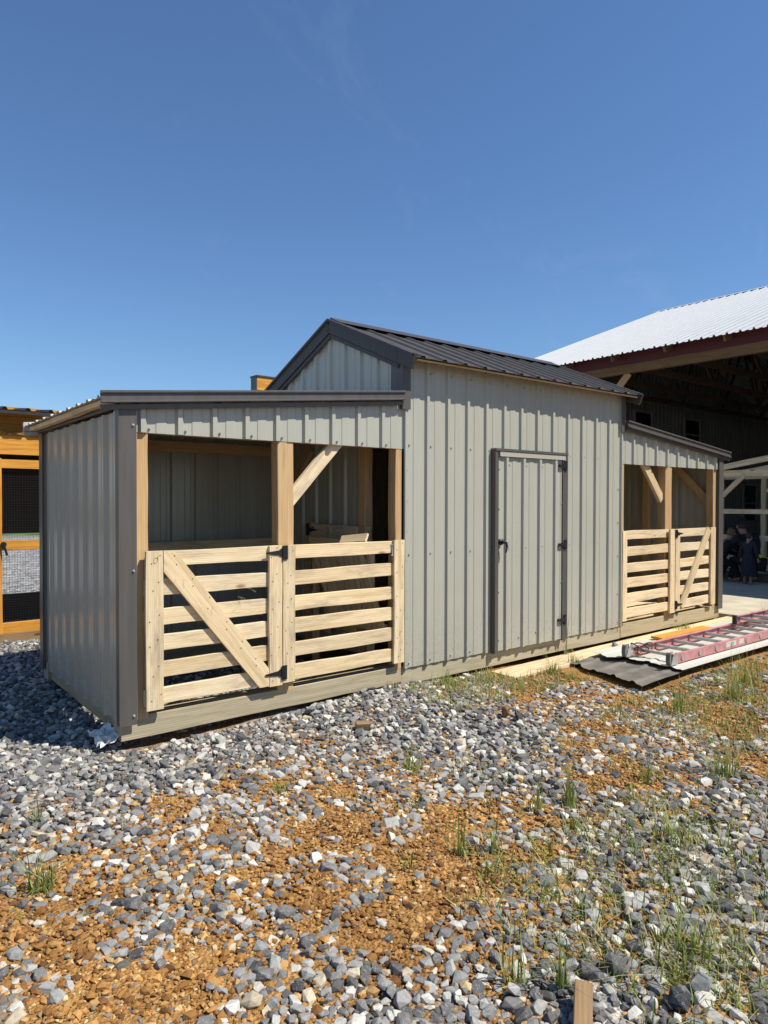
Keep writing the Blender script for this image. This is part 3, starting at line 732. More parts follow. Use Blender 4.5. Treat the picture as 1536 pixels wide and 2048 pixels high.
m = MB(); m.tube((1.085, -0.095, 1.06), (1.105, -0.10, 1.058), 0.004, 6); m.box(1.100, 1.112, -0.101, -0.099, 1.02, 1.058); m.box(1.096, 1.105, -0.104, -0.102, 1.00, 1.045)
m.build('key', GALV, h)

# ------------------------------------------------------------------ hay rack standing in the near pen
rack = empty('hay_rack', (-0.2, 0.75, -0.05), 'wooden hay rack of slanted slats standing inside the dark near pen', 'hay rack')
board('top_rail', (-0.20, 1.03, 1.075), (-0.20, 0.20, 1.075), 0.05, 0.07, (-1, 0, 0), WOOD, rack)
board('bottom_rail', (-0.15, 0.80, 0.42), (-0.15, 0.06, 0.42), 0.07, 0.05, (-1, 0, 0), WOOD, rack)
for k in range(10):
    y = 1.00 - k * 0.075
    board('slat', (-0.215, y, 1.06), (-0.17, y - 0.27, 0.40), 0.05, 0.018, (-1, -0.25, 0), WOOD, rack)
for y in (1.02, 0.22):
    board('leg', (-0.17, y, -0.09), (-0.17, y, 1.04), 0.06, 0.04, (-1, 0, 0), WOOD, rack)
tag(board('lumber_offcut', (-0.40, 0.30, 1.11), (-0.33, 0.06, 1.135), 0.07, 0.02, (-1, 0, 0.6), WOOD), 'short pale offcut lying across the hay rack behind the top slat', 'offcut')

# ------------------------------------------------------------------ big open pole barn with white roof
pb = empty('pole_barn', (17.2, 0, 0), 'large open pole barn with white metal roof and dark red fascia', 'barn')
EX, EZ2, RX, RZ, YF2, YN = 8.8, 4.365, 17.2, 7.5, 7.79, -9.5
L2 = math.hypot(RX - EX, RZ - EZ2); Vd = Vector((RX - EX, 0, RZ - EZ2)) / L2
ys = np.linspace(YN, YF2, 20)
for a, b in zip(ys, ys[1:]):
    ribbed('roof_panel', (EX, 0, EZ2), Yv, Vd, (-Vd.z, 0, Vd.x), a, b, 0, L2, WROOF, pb, phase=0.05, hr=0.034, minor=0.010)
    ribbed('roof_panel', (2 * RX - EX, 0, EZ2), Yv, (-Vd.x, 0, Vd.z), (Vd.z, 0, Vd.x), a, b, 0, L2, WROOF, pb, phase=0.05, hr=0.034, minor=0.010)
m = MB(); m.add([(RX + dx, y, RZ + dz) for y in (YN - .02, YF2 + .02) for dx, dz in ((-0.25, -0.055), (0, 0.04), (0.25, -0.055))], [(0, 1, 4, 3), (1, 2, 5, 4)]); m.build('ridge_cap', WROOF, pb)
HX = 9.2
m = MB(); m.box(HX - 0.02, HX + 0.02, YN, YF2, 4.21, 4.50); m.build('fascia_trim', RED, pb)
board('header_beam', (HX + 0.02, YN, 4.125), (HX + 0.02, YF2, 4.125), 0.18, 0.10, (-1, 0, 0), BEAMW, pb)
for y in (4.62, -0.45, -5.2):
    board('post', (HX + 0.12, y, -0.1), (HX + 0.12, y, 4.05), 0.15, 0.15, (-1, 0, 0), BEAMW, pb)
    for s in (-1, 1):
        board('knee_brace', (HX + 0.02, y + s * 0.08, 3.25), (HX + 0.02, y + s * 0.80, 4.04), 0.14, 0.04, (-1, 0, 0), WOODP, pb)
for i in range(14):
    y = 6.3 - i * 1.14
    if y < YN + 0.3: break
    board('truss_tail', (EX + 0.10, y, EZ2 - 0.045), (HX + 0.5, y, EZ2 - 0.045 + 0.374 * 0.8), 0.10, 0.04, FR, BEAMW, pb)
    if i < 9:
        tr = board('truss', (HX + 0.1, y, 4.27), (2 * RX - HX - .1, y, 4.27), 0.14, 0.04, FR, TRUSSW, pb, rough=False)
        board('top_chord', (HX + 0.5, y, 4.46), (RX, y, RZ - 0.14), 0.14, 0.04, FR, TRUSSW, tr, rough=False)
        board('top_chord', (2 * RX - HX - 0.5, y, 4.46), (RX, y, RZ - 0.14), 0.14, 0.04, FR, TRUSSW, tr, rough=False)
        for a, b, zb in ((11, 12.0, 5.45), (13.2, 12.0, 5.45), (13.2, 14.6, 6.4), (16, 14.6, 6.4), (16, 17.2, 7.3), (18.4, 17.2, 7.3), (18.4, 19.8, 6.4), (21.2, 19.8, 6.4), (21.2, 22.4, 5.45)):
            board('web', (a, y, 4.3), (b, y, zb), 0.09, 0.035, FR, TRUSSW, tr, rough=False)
# end wall with windows, unseen far side and near end walls to darken inside
WINS = [(15.75, 16.65, 3.25, 4.18), (18.75, 19.7, 3.2, 4.16), (23.1, 24.1, 0.72, 2.02), (12.2, 13.1, 0.8, 2.0)]
xs = np.arange(8.9, 25.6, 0.9144)
rt = lambda x: min(RZ, EZ2 + 0.374 * (min(x, 2 * RX - x) - EX)) + 0.008
for x in xs:
    ribbed('siding_panel', (0, YF2 - 0.06, 0), Xv, Zv, FR, x, min(x + 0.9144, 25.5), 0.0, rt, BWALL, pb)
    ribbed('siding_panel', (0, YN + 0.06, 0), Xv, Zv, Yv, x, min(x + 0.9144, 25.5), 0.0, rt, BWALL, pb)
for a, b in zip(ys, ys[1:]):
    ribbed('siding_panel', (25.4, 0, 0), Yv, Zv, (-1, 0, 0), a, b, 0.0, 4.46, BWALL, pb)
for x0, x1, z0, z1 in WINS:
    y = YF2 - 0.10
    m = MB(); f = 0.07
    m.box(x0 - f, x0, y - 0.03, y + 0.03, z0 - f, z1 + f); m.box(x1, x1 + f, y - 0.03, y + 0.03, z0 - f, z1 + f)
    m.box(x0, x1, y - 0.03, y + 0.03, z1, z1 + f); m.box(x0, x1, y - 0.03, y + 0.03, z0 - f, z0)
    zm = (z0 + z1) / 2
    m.box(x0, x1, y - 0.022, y + 0.022, zm - 0.025, zm + 0.025)
    w = m.build('window', WFRAME, pb)
    for za, zb in ((z0, zm - 0.025), (zm + 0.025, z1)):
        m = MB(); m.box(x0, x1, y - 0.004, y + 0.004, za, zb); m.build('pane', GLASS, w)

# unfinished shed frame inside the pole barn
fr = empty('shed_frame', (9.4, 0.8, 0), 'bare lumber shed frame with horizontal rails standing under the white roof', 'frame')
FX = 9.25
for z, w in ((0.26, 0.09), (0.775, 0.09), (1.245, 0.09)):
    board('rail', (FX, -1.2, z), (FX, 3.4, z), w, 0.036, (-1, 0, 0), WOOD, fr)
board('top_beam', (FX, -1.2, 1.93), (FX, 3.4, 1.93), 0.12, 0.036, (-1, 0, 0), WOOD, fr)
board('rafter', (FX - 0.02, 2.3, 1.98), (FX - 0.02, -0.4, 2.44), 0.10, 0.036, (-1, 0, 0), WOOD, fr)
board('rafter', (FX + 0.9, 2.3, 1.92), (FX + 0.9, -0.4, 2.38), 0.10, 0.036, (-1, 0, 0), WOOD, fr)
for y in (1.98, 0.72, -0.6, 3.3):
    board('post', (FX + 0.07, y, 0.02), (FX + 0.07, y, 1.88), 0.09, 0.09, (-1, 0, 0), WOOD, fr)
    board('post', (FX + 1.9, y, 0.02), (FX + 1.9, y, 1.88), 0.09, 0.09, (-1, 0, 0), WOOD, fr)
board('knee_brace', (FX - 0.02, 1.95, 1.48), (FX - 0.02, 1.52, 1.90), 0.09, 0.036, (-1, 0, 0), WOOD, fr)
board('knee_brace', (FX - 0.02, 0.75, 1.42), (FX - 0.02, 1.12, 1.64), 0.09, 0.036, (-1, 0, 0), WOOD, fr)
board('skid', (FX + 0.03, -1.3, 0.075), (FX + 0.03, 3.5, 0.075), 0.14, 0.10, (-1, 0, 0), TRUSSW, fr)
for z in (0.26, 1.93):
    board('rail', (FX + 1.95, -1.2, z), (FX + 1.95, 3.4, z), 0.09, 0.036, (-1, 0, 0), WOOD, fr)

# ------------------------------------------------------------------ yellow stained coop behind the near pen
cp = empty('animal_coop', (-0.5, 4.5, -0.1), 'yellow stained wooden coop with wire mesh panels behind the barn', 'coop')
CY = 4.0
board('skid', (-3.6, CY + 0.02, -0.035), (1.8, CY + 0.02, -0.035), 0.11, 0.09, FR, OLDWOOD, cp)  # darker brown wood carries the shade on the skid in its colour
board('bottom_rail', (-2.18, CY, 0.072), (1.7, CY, 0.072), 0.112, 0.036, FR, YELLOW, cp)
board('bottom_rail', (-3.6, CY, 0.072), (-2.30, CY, 0.072), 0.112, 0.036, FR, YELLOW, cp)
board('mid_rail', (-2.18, CY, 0.943), (1.7, CY, 0.943), 0.102, 0.036, FR, YELLOW, cp)
board('top_rail', (-2.18, CY, 1.80), (1.7, CY, 1.80), 0.095, 0.036, FR, YELLOW, cp)
board('header', (-3.6, CY - 0.03, 1.995), (1.75, CY - 0.03, 1.995), 0.195, 0.04, FR, YELLOW, cp)
for x in (-3.55, -2.16, -0.6, 0.8, 1.7):
    board('post', (x - 0.05, CY - 0.004, 0.016), (x - 0.05, CY - 0.004, 1.855), 0.14, 0.045, FR, YELLOW, cp)
    board('post', (x - 0.05, CY + 1.6, -0.05), (x - 0.05, CY + 1.6, 1.9), 0.10, 0.09, FR, YELLOW, cp)
m = MB()
for x in np.arange(-2.17, -0.7, 0.026):
    m.box(x - 0.0008, x + 0.0008, CY + 0.021, CY + 0.0232, 0.11, 1.78)
for z in np.arange(0.11, 1.78, 0.026):
    m.box(-2.17, -0.7, CY + 0.0233, CY + 0.0255, z - 0.0008, z + 0.0008)
m.build('wire_mesh', WIRE, cp, kind='stuff')
for k in range(34):       # dark slats across the rear of the run
    z = 1.03 + k * 0.036
    board('rear_slat', (-3.5, CY + 1.56, z), (1.6, CY + 1.56, z), 0.031, 0.010, FR, DPANEL, cp, rough=False)
for k in range(8):  # low dark slats drawn in place of the shade under the run
    z = -0.06 + k * 0.036
    board('rear_slat', (-3.5, CY + 1.56, z), (1.6, CY + 1.56, z), 0.032, 0.010, FR, DPANEL, cp, rough=False)
m = MB(); m.box(-3.5, 1.6, CY + 1.575, CY + 1.60, 1.0, 2.30); m.build('rear_panel', DPANEL, cp)  # dark rear wall, its raised top standing in for the dim interior
m = MB(); m.box(-3.5, 1.6, CY + 1.575, CY + 1.60, -0.09, 0.24); m.build('rear_panel', DPANEL, cp)  # dark sheet standing in for shade low in the run
ribbed('low_roof', (0, CY - 0.08, 2.104), Xv, Vector((0, 1, 0.06)).normalized(), Vector((0, -0.06, 1)).normalized(), -3.8, 1.9, 0, 0.88, plain_mat('yellow_metal', (0.62, 0.40, 0.13), 0.5), cp, phase=-2.37, hr=0.028)
m = MB(); m.box(-3.7, 1.0, CY + 0.835, CY + 0.85, 2.10, 2.50); m.build('wall_backing', OCHRE, cp)
for k in range(4):
    board('wall_board', (-3.7, CY + 0.82, 2.17 + k * 0.085), (1.0, CY + 0.82, 2.17 + k * 0.085), 0.083, 0.02, FR, OCHRE, cp)
ribbed('roof_panel', (0, CY + 0.18, 2.392), Xv, Vector((0, 1, 0.10)).normalized(), Vector((0, -0.10, 1)).normalized(), -3.9, 1.2, 0, 1.7, ROOF, cp, phase=-2.30, hr=0.03)
board('roof_edge', (-3.9, CY + 0.20, 2.366), (1.2, CY + 0.20, 2.366), 0.035, 0.03, FR, DPANEL, cp, rough=False)
m = MB(); m.box(0.842, 1.62, CY, CY + 0.15, 2.875, 3.045); m.build('loft_fascia', YELLOW, cp)
m = MB(); m.box(0.846, 1.62, CY + 0.006, CY + 0.144, 2.30, 2.868); m.build('loft_wall', YELLOW, cp)
m = MB(); m.box(0.828, 1.65, CY - 0.012, CY + 0.17, 3.046, 3.066); m.build('loft_roof', ROOF, cp)
m = MB(); m.box(0.830, 0.8415, CY + 0.004, CY + 0.152, 2.30, 3.045); m.build('loft_side_shade', TRIM, cp)  # dark sheet over the yellow box, painting its shaded left face
m = MB(); m.tube((-2.13, CY - 0.02, 0.955), (-2.13, CY - 0.06, 0.955), 0.028, 12); m.tube((-2.13, CY - 0.06, 0.95), (-2.10, CY - 0.065, 0.84), 0.012, 8); m.build('latch', BLACK, cp)

# ------------------------------------------------------------------ planks, sheets and ladder on the ground
tag(board('plank', (0.95, -0.17, -0.082), (3.1, -0.17, -0.06), 0.27, 0.04, (0, 0, 1), WOOD), 'pale plank lying flat along the skid below the walk door', 'plank')
tag(board('plank', (3.11, -0.17, -0.06), (5.28, -0.17, -0.045), 0.27, 0.04, (0, 0, 1), WOOD), 'pale plank lying flat along the skid below the far pen', 'plank')

def loose_sheet(name, corners, nu, nv, amp, mat, label, cat, ragged=0.0, rib=None, z=0.0, seed=1):
    rs = random.Random(seed)
    A, B, C_, D_ = [Vector(c) for c in corners]     # A-B near edge, D-C far edge
    vs, fs = [], []
    kn = [rs.uniform(-1, 1) for _ in range(9)]
    edge = [kn[int(j / nv * 7.99)] * (1 - (j / nv * 7.99) % 1) + kn[int(j / nv * 7.99) + 1] * ((j / nv * 7.99) % 1) + rs.uniform(-.15, .15) for j in range(nv + 1)]
    for j in range(nv + 1):
        t = j / nv
        for i in range(nu + 1):
            s = i / nu
            if i == 0: s += ragged * edge[j]
            p = (A * (1 - s) + B * s) * (1 - t) + (D_ * (1 - s) + C_ * s) * t
            h = amp * (math.sin(s * 9 + t * 4) * 0.5 + rs.uniform(-0.5, 0.5) * 0.12)
            if rib:
                ph = (t * rib) % 1.0
                h += (0.008 if mat is WSHEET else 0.013) * max(0, min(1, 1.7 - abs(ph - 0.5) * 13))
            vs.append((p.x, p.y, p.z + h + z))
    for j in range(nv):
        for i in range(nu):
            a = j * (nu + 1) + i
            fs.append((a, a + 1, a + nu + 2, a + nu + 1))
    o = mesh_obj(name, vs, fs, mat)
    md = o.modifiers.new('s', 'SOLIDIFY'); md.thickness = 0.003
    return tag(o, label, cat)
loose_sheet('metal_sheet', [(1.42, -1.20, -0.02), (2.75, -1.14, -0.01), (2.75, -0.28, -0.02), (1.72, -0.30, -0.05)], 24, 36, 0.006, DSHEET, 'torn dark brown sheet of roofing under the ladder feet', 'metal sheet', ragged=0.03, rib=4, seed=3)
loose_sheet('metal_sheet', [(2.02, -1.19, 0.008), (7.2, -1.21, 0.008), (7.2, -0.30, 0.008), (2.02, -0.29, 0.008)], 40, 36, 0.006, WSHEET, 'long white sheet of ribbed metal lying under the pink ladder', 'metal sheet', ragged=0.012, rib=4, seed=5)
tag(board('yellow_board', (3.0, -0.40, 0.035), (4.0, -0.42, 0.035), 0.12, 0.022, (0, 0, 1), YELLOW), 'short yellow stained board lying beside the ladder', 'board')

lad = empty('extension_ladder', (4.5, -0.9, 0.03), 'faded red extension ladder lying flat on the white metal sheet', 'ladder')
def rail(x0, x1, y, z0, inward, parent, h=0.078):
    m = MB()
    m.box(x0, x1, y - 0.004, y + 0.004, z0, z0 + h)
    ya, yb = (y + 0.004, y + 0.028) if inward > 0 else (y - 0.028, y - 0.004)
    m.box(x0, x1, ya, yb, z0, z0 + 0.006); m.box(x0, x1, ya, yb, z0 + h - 0.006, z0 + h)
    return m.build('rail', LADR, parent)
Z0 = 0.030
n_r = rail(2.10, 7.0, -1.085, Z0, 1, lad); f_r = rail(2.10, 7.0, -0.665, Z0, -1, lad)
for k in range(16):
    x = 2.22 + k * 0.305
    m = MB(); m.tube((x, -1.094, Z0 + 0.043), (x, -0.656, Z0 + 0.043), 0.0165, 12); m.build('rung', ALU, lad, smooth=False)
    m = MB(); m.tube((x, -1.089, Z0 + 0.043), (x, -1.097, Z0 + 0.043), 0.024, 12); m.tube((x, -0.661, Z0 + 0.043), (x, -0.655, Z0 + 0.043), 0.024, 12); m.build('rivet', ALU, n_r, kind='stuff')
m = MB()
for x, w in ((3.02, 0.20), (3.28, 0.10)): m.box(x, x + w, -1.0905, -1.0895, Z0 + 0.02, Z0 + 0.07)
m.build('sticker', WSHEET, n_r)
for y in (-1.085, -0.665):
    m = MB()
    m.prism([(2.02, y, Z0 - 0.004), (2.13, y, Z0 - 0.004), (2.13, y, Z0 + 0.095), (2.09, y, Z0 + 0.10), (2.045, y, Z0 + 0.06)], (0, -0.014, 0), (0, -0.0095, 0))
    m.prism([(2.02, y, Z0 - 0.004), (2.13, y, Z0 - 0.004), (2.13, y, Z0 + 0.095), (2.09, y, Z0 + 0.10), (2.045, y, Z0 + 0.06)], (0, 0.030, 0), (0, 0.035, 0))
    sh = m.build('foot', ALU, lad)
    m = MB(); m.prism([(2.005 + 0.02 * (1 - math.cos(t)), y, Z0 + 0.05 + 0.055 * math.sin(t)) for t in np.linspace(-1.5, 1.5, 9)] + [(2.03, y, Z0 + 0.105), (2.03, y, Z0 - 0.005)], (0, -0.009, 0), (0, 0.028, 0)); m.build('rubber_pad', plain_mat('grey_rubber', (0.16, 0.15, 0.14), 0.8), sh)
m = MB()
pts = [Vector((2.14 + 0.06 * math.sin(t * 1.7) + t * 0.02, -0.72 + 0.07 * math.cos(t * 2.3), Z0 + 0.07 + 0.035 * math.sin(t * 3.1))) for t in np.linspace(0, 7, 40)]
for a, b in zip(pts, pts[1:]): m.tube(a, b, 0.006, 6)
m.build('rope', NAILM, lad, smooth=True)
Z1 = Z0 + 0.084
fl = rail(4.02, 7.6, -0.70, Z1, -1, lad, 0.078); rail(4.15, 7.6, -1.05, Z1, 1, lad, 0.078)
for k in range(12):
    x = 4.14 + k * 0.305
    m = MB(); m.tube((x, -1.056, Z1 + 0.043), (x, -0.694, Z1 + 0.043), 0.0165, 12); m.build('rung', ALU, lad)
for x, y in ((4.0, -0.70), (4.13, -1.05)):
    m = MB(); m.box(x, x + 0.035, y - 0.032 if y > -0.8 else y - 0.008, y + 0.008 if y > -0.8 else y + 0.032, Z1 - 0.004, Z1 + 0.089); m.build('end_cap', BLACK, lad)

# ------------------------------------------------------------------ stones, pebbles
def stone_mat():
    m, t, b = newmat('crushed_limestone')
    at = nd(t, 'ShaderNodeAttribute'); at.attribute_name = 'col'
    g = nd(t, 'ShaderNodeNewGeometry')
    n = nd(t, 'ShaderNodeTexNoise'); n.inputs['Scale'].default_value = 55; n.inputs['Detail'].default_value = 7; n.inputs['Roughness'].default_value = 0.65; lk(t, g, 'Position', n, 0)
    r = ramp(t, [(0.28, (0.70, 0.70, 0.72)), (0.5, (1, 1, 1)), (0.75, (1.25, 1.22, 1.16))]); lk(t, n, 0, r, 0)
    mx = mixc(t, 'MULTIPLY', 1.0); t.links.new(at.outputs['Color'], mx.inputs[6]); t.links.new(r.outputs[0], mx.inputs[7])
    w = nd(t, 'ShaderNodeTexNoise'); w.inputs['Scale'].default_value = 24; w.inputs['Detail'].default_value = 3; w.inputs['Distortion'].default_value = 1.5; lk(t, g, 'Position', w, 0)
    rv = ramp(t, [(0.485, (0, 0, 0)), (0.5, (1, 1, 1)), (0.515, (0, 0, 0))]); lk(t, w, 0, rv, 0)
    mv = nd(t, 'ShaderNodeMath', operation='MULTIPLY'); lk(t, rv, 0, mv, 0); mv.inputs[1].default_value = 0.45
    m2 = mixc(t, 'MIX'); t.links.new(mv.outputs[0], m2.inputs[0]); t.links.new(mx.outputs[2], m2.inputs[6]); m2.inputs[7].default_value = (0.46, 0.45, 0.43, 1)
    t.links.new(m2.outputs[2], b.inputs['Base Color'])
    b.inputs['Roughness'].default_value = 0.85
    b.inputs['Specular IOR Level'].default_value = 0.25
    bump(t, b, n, 0, 0.6, 0.006)
    return m
STONE = stone_mat()
def pebble_mat():
    m, t, b = newmat('brown_pebbles')
    at = nd(t, 'ShaderNodeAttribute'); at.attribute_name = 'col'
    g = nd(t, 'ShaderNodeNewGeometry')
    nl = nd(t, 'ShaderNodeTexNoise'); nl.inputs['Scale'].default_value = 2.2; nl.inputs['Detail'].default_value = 5; lk(t, g, 'Position', nl, 0)
    rl = ramp(t, [(0.3, (0.72, 0.68, 0.64)), (0.55, (1, 1, 1)), (0.75, (1.12, 1.12, 1.10))]); lk(t, nl, 0, rl, 0)
    ml = mixc(t, 'MULTIPLY', 1.0); t.links.new(at.outputs['Color'], ml.inputs[6]); t.links.new(rl.outputs[0], ml.inputs[7])
    t.links.new(ml.outputs[2], b.inputs['Base Color']); b.inputs['Roughness'].default_value = 0.8; b.inputs['Specular IOR Level'].default_value = 0.25
    return m
PEB = pebble_mat()

def stone_proto(k, bev):
    r = random.Random(100 + k)
    bm = bmesh.new()
    n = r.randint(10, 15)
    ay, az = r.uniform(0.5, 0.88), r.uniform(0.32, 0.6)
    for i in range(n):
        z = 1 - 2 * (i + 0.5) / n; ph = i * 2.399963 + r.uniform(-.5, .5); q = math.sqrt(1 - z * z)
        j = r.uniform(0.80, 1.10)
        p = Vector((q * math.cos(ph), q * math.sin(ph), z)) * j
        e = 0.72     # push towards a blocky shape
        p = Vector([math.copysign(abs(c) ** e, c) for c in p])
        zc_ = max(-0.66, min(0.66 + r.uniform(-.06, .06), p.z))
        bm.verts.new((p.x, p.y * ay, zc_ * az * 1.25))
    bmesh.ops.convex_hull(bm, input=bm.verts[:])
    for v in [v for v in bm.verts if not v.link_faces]: bm.verts.remove(v)
    bmesh.ops.dissolve_limit(bm, angle_limit=0.28, verts=bm.verts[:], edges=bm.edges[:])
    if bev:
        bmesh.ops.bevel(bm, geom=bm.edges[:], offset=0.04, segments=1, affect='EDGES', profile=0.5)
    bmesh.ops.triangulate(bm, faces=bm.faces[:])
    bm.verts.index_update()
    V = np.array([v.co[:] for v in bm.verts]); Fc = np.array([[v.index for v in f.verts] for f in bm.faces])
    bm.free()
    return V, Fc
PR_N = [stone_proto(k, True) for k in range(16)]
PR_F = [stone_proto(k, False) for k in range(16)]

SCOL = [((0.100, 0.097, 0.093), 21), ((0.162, 0.157, 0.150), 25), ((0.235, 0.228, 0.214), 19), ((0.35, 0.337, 0.306), 15), ((0.50, 0.475, 0.415), 12), ((0.46, 0.385, 0.27), 5), ((0.047, 0.046, 0.048), 3)]
SC_C = np.array([c for c, _ in SCOL]); SC_W = np.array([w for _, w in SCOL], float); SC_W /= SC_W.sum()

def visible(x, y, mu=230, mv=200):
    d = Vector((x, y, -0.05)) - CAM
    z = d.dot(Fv)
    if z < 0.4: return None
    u = 768 + 1379.98 * d.dot(Rv) / z; v = 1024 - 1379.98 * d.dot(Uv) / z
    if -mu < u < 1536 + mu and v < 2048 + mv: return u, v, z
    return None

def blocked(x, y):
    if 5.25 < x and y > -0.36: return True
    if 0.93 < x < 5.3 and -0.31 < y < 0.0: return True
    if 1.95 < x < 7.3 and -1.22 < y < -0.28: return True
    if 1.45 < x < 2.7 and -1.20 < y < -0.28: return True
    if -0.05 < x < 5.2 and 0.0 < y < D: return True
    if XL < x < 0 and (-0.01 < y < 0.16): return True
    return False

lat = rng.random((80, 80)); lat2 = rng.random((180, 180))
def bil(L, x, y):
    i, j = int(x), int(y); fx, fy = x - i, y - j
    return (L[i, j] * (1 - fx) + L[i + 1, j] * fx) * (1 - fy) + (L[i, j + 1] * (1 - fx) + L[i + 1, j + 1] * fx) * fy
def patch(x, y):          # patchy cover: thick drifts of stone, bare dirt between
    n = 0.55 * bil(lat, (x + 5) / 0.21, (y + 5) / 0.21) + 0.45 * bil(lat2, (x + 5) / 0.075, (y + 5) / 0.075)
    return min(1.0, max(0.0, (n - 0.5) * 2.0 + 0.5))
cell = 0.05
grid = {}
stones = []
att = 0
while att < 330000 and len(stones) < 27000:
    att += 1
    x = random.uniform(-4.4, 6.2); y = random.uniform(-4.0, 5.2)
    vis = visible(x, y)
    if vis is None or blocked(x, y): continue
    if y > 2.1 and x > -1.2: continue
    if vis[2] > 7.6 and random.random() < 0.3: continue
    dn = density(x, y)
    if patch(x, y) + random.uniform(-.24, .24) > dn * 1.0 + 0.05: continue
    a = min(0.046, max(0.011, random.lognormvariate(math.log(0.0252), 0.29)))
    ok = True
    gxi, gyi = int(x / cell), int(y / cell)
    k = 0.76
    for i in range(-2, 3):
        for j in range(-2, 3):
            for (px, py, pa) in grid.get((gxi + i, gyi + j), ()):
                if (px - x) ** 2 + (py - y) ** 2 < (k * 0.82 * (pa + a)) ** 2: ok = False; break
            if not ok: break
        if not ok: break
    if not ok: continue
    grid.setdefault((gxi, gyi), []).append((x, y, a))
    stones.append((x, y, a, dn, vis))
# extra top layer where the gravel is thick
base_n = len(stones)
for k in range(int(base_n * 0.22)):
    x, y, a, dn, vis = stones[random.randrange(base_n)]
    if dn < 0.75: continue
    stones.append((x + random.uniform(-.03, .03), y + random.uniform(-.03, .03), a * random.uniform(.7, 1.0), 2.0, vis))

def rotm(ax, ay_, az_):
    return np.array((Matrix.Rotation(az_, 3, 'Z') @ Matrix.Rotation(ay_, 3, 'Y') @ Matrix.Rotation(ax, 3, 'X')))
def size_px(s): return s[2] / s[4][2]
inside = [(-20 < s[4][0] < 1556 and s[4][1] < 2060) for s in stones]
order = sorted(range(len(stones)), key=lambda i: -(size_px(stones[i]) if inside[i] else 0))
single = set(order[:300])
gvs, gfs, gcs = [], [], []
cnt = 0
pm = {}
zs = gz(np.array([s[0] for s in stones]), np.array([s[1] for s in stones]))
for i, (x, y, a, dn, vis) in enumerate(stones):
    k = random.randrange(16)
    ci = rng.choice(len(SC_W), p=SC_W)
    tilt = 0.24 if dn < 1.5 else 0.6
    rm = rotm(random.gauss(0, tilt), random.gauss(0, tilt), random.uniform(0, 6.283))
    z = zs[i] + a * (0.16 if dn < 0.6 else 0.27) + (a * 0.65 if dn > 1.5 else 0)
    if i in single:
        key = (k % 12, int(ci))
        if key not in pm:
            Vp, Fp = PR_N[k % 12]
            me = bpy.data.meshes.new('stone')
            me.from_pydata(Vp.tolist(), [], Fp.tolist())
            ca = me.color_attributes.new('col', 'FLOAT_COLOR', 'POINT')
            ca.data.foreach_set('color', np.tile(np.r_[SC_C[ci] * random.uniform(.85, 1.15), 1.0], len(Vp)).astype(np.float32))
            me.materials.append(STONE)
            pm[key] = me
        o = bpy.data.objects.new('stone', pm[key])
        M = Matrix.Translation((x, y, z)) @ Matrix(rm.tolist()).to_4x4() @ Matrix.Scale(a, 4)
        col.objects.link(o); o.parent = ground; o.matrix_local = M
    else:
        Vp, Fp = (PR_N if vis[2] < 3.6 else PR_F)[k]
        c = SC_C[ci] * random.uniform(0.82, 1.2)
        gvs.append((Vp * a) @ rm.T + np.array([x, y, z])); gfs.append(Fp + cnt); cnt += len(Vp)
        gcs.append(np.tile(c, (len(Vp), 1)))
gravel = fast_mesh('gravel', np.concatenate(gvs), np.concatenate(gfs), STONE, parent=ground, colr=np.concatenate(gcs))
tag(gravel, kind='stuff')

# brown pebbles between the stones
bm = bmesh.new(); bmesh.ops.create_icosphere(bm, subdivisions=1, radius=1.0)
bm.verts.index_update()
IV = np.array([v.co[:] for v in bm.verts]); IF = np.array([[v.index for v in f.verts] for f in bm.faces]); bm.free()
PC = np.array([(0.19, 0.086, 0.024), (0.29, 0.14, 0.038), (0.38, 0.20, 0.064), (0.46, 0.28, 0.11), (0.13, 0.062, 0.024), (0.52, 0.38, 0.20), (0.22, 0.17, 0.12)])
PW = np.array([.18, .30, .24, .12, .08, .05, .03])
N = 185000
px = rng.uniform(-4.2, 3.2, N); py = rng.uniform(-4.0, 0.3, N)
dv_ = np.stack([px - CAM.x, py - CAM.y, np.full(N, -0.07 - CAM.z)], 1)
zc = dv_ @ np.array(Fv); uu = 768 + 1379.98 * (dv_ @ np.array(Rv)) / zc; vv = 1024 - 1379.98 * (dv_ @ np.array(Uv)) / zc
keep = (zc > 0.5) & (uu > -150) & (uu < 1700) & (vv < 2180)
keep &= rng.random(N) < np.clip(1.5 * (3.4 / np.maximum(zc, 0.5)) ** 2.2, 0, 1)
px, py, zc = px[keep], py[keep], zc[keep]
dd = np.array([density(x, y) for x, y in zip(px, py)])
bl = np.array([blocked(x, y) for x, y in zip(px, py)])
keep = (rng.random(len(px)) < np.clip(1.2 - dd * 0.85, 0.03, 1)) & ~bl
px, py, zc, dd = px[keep], py[keep], zc[keep], dd[keep]
n = len(px)
sz = np.clip(rng.lognormal(math.log(0.0068), 0.45, n), 0.003, 0.021)
zz = gz(px, py) + sz * 0.35
jit = 1 + rng.normal(0, 0.22, (n, 12, 1))
sc3 = np.stack([np.ones(n), rng.uniform(.65, 1, n), rng.uniform(.45, .8, n)], 1)
an = rng.uniform(0, 6.283, n)
P = IV[None] * jit * (sc3 * sz[:, None])[:, None, :]
ca_, sa_ = np.cos(an)[:, None], np.sin(an)[:, None]
P = np.stack([P[..., 0] * ca_ - P[..., 1] * sa_ + px[:, None], P[..., 0] * sa_ + P[..., 1] * ca_ + py[:, None], P[..., 2] + zz[:, None]], 2)
PCc = PC[rng.choice(len(PC), n, p=PW / PW.sum())] * rng.uniform(.8, 1.2, (n, 1))
gch = rng.random(n) < np.clip(dd * 1.5 - 0.8, 0.02, 0.7)
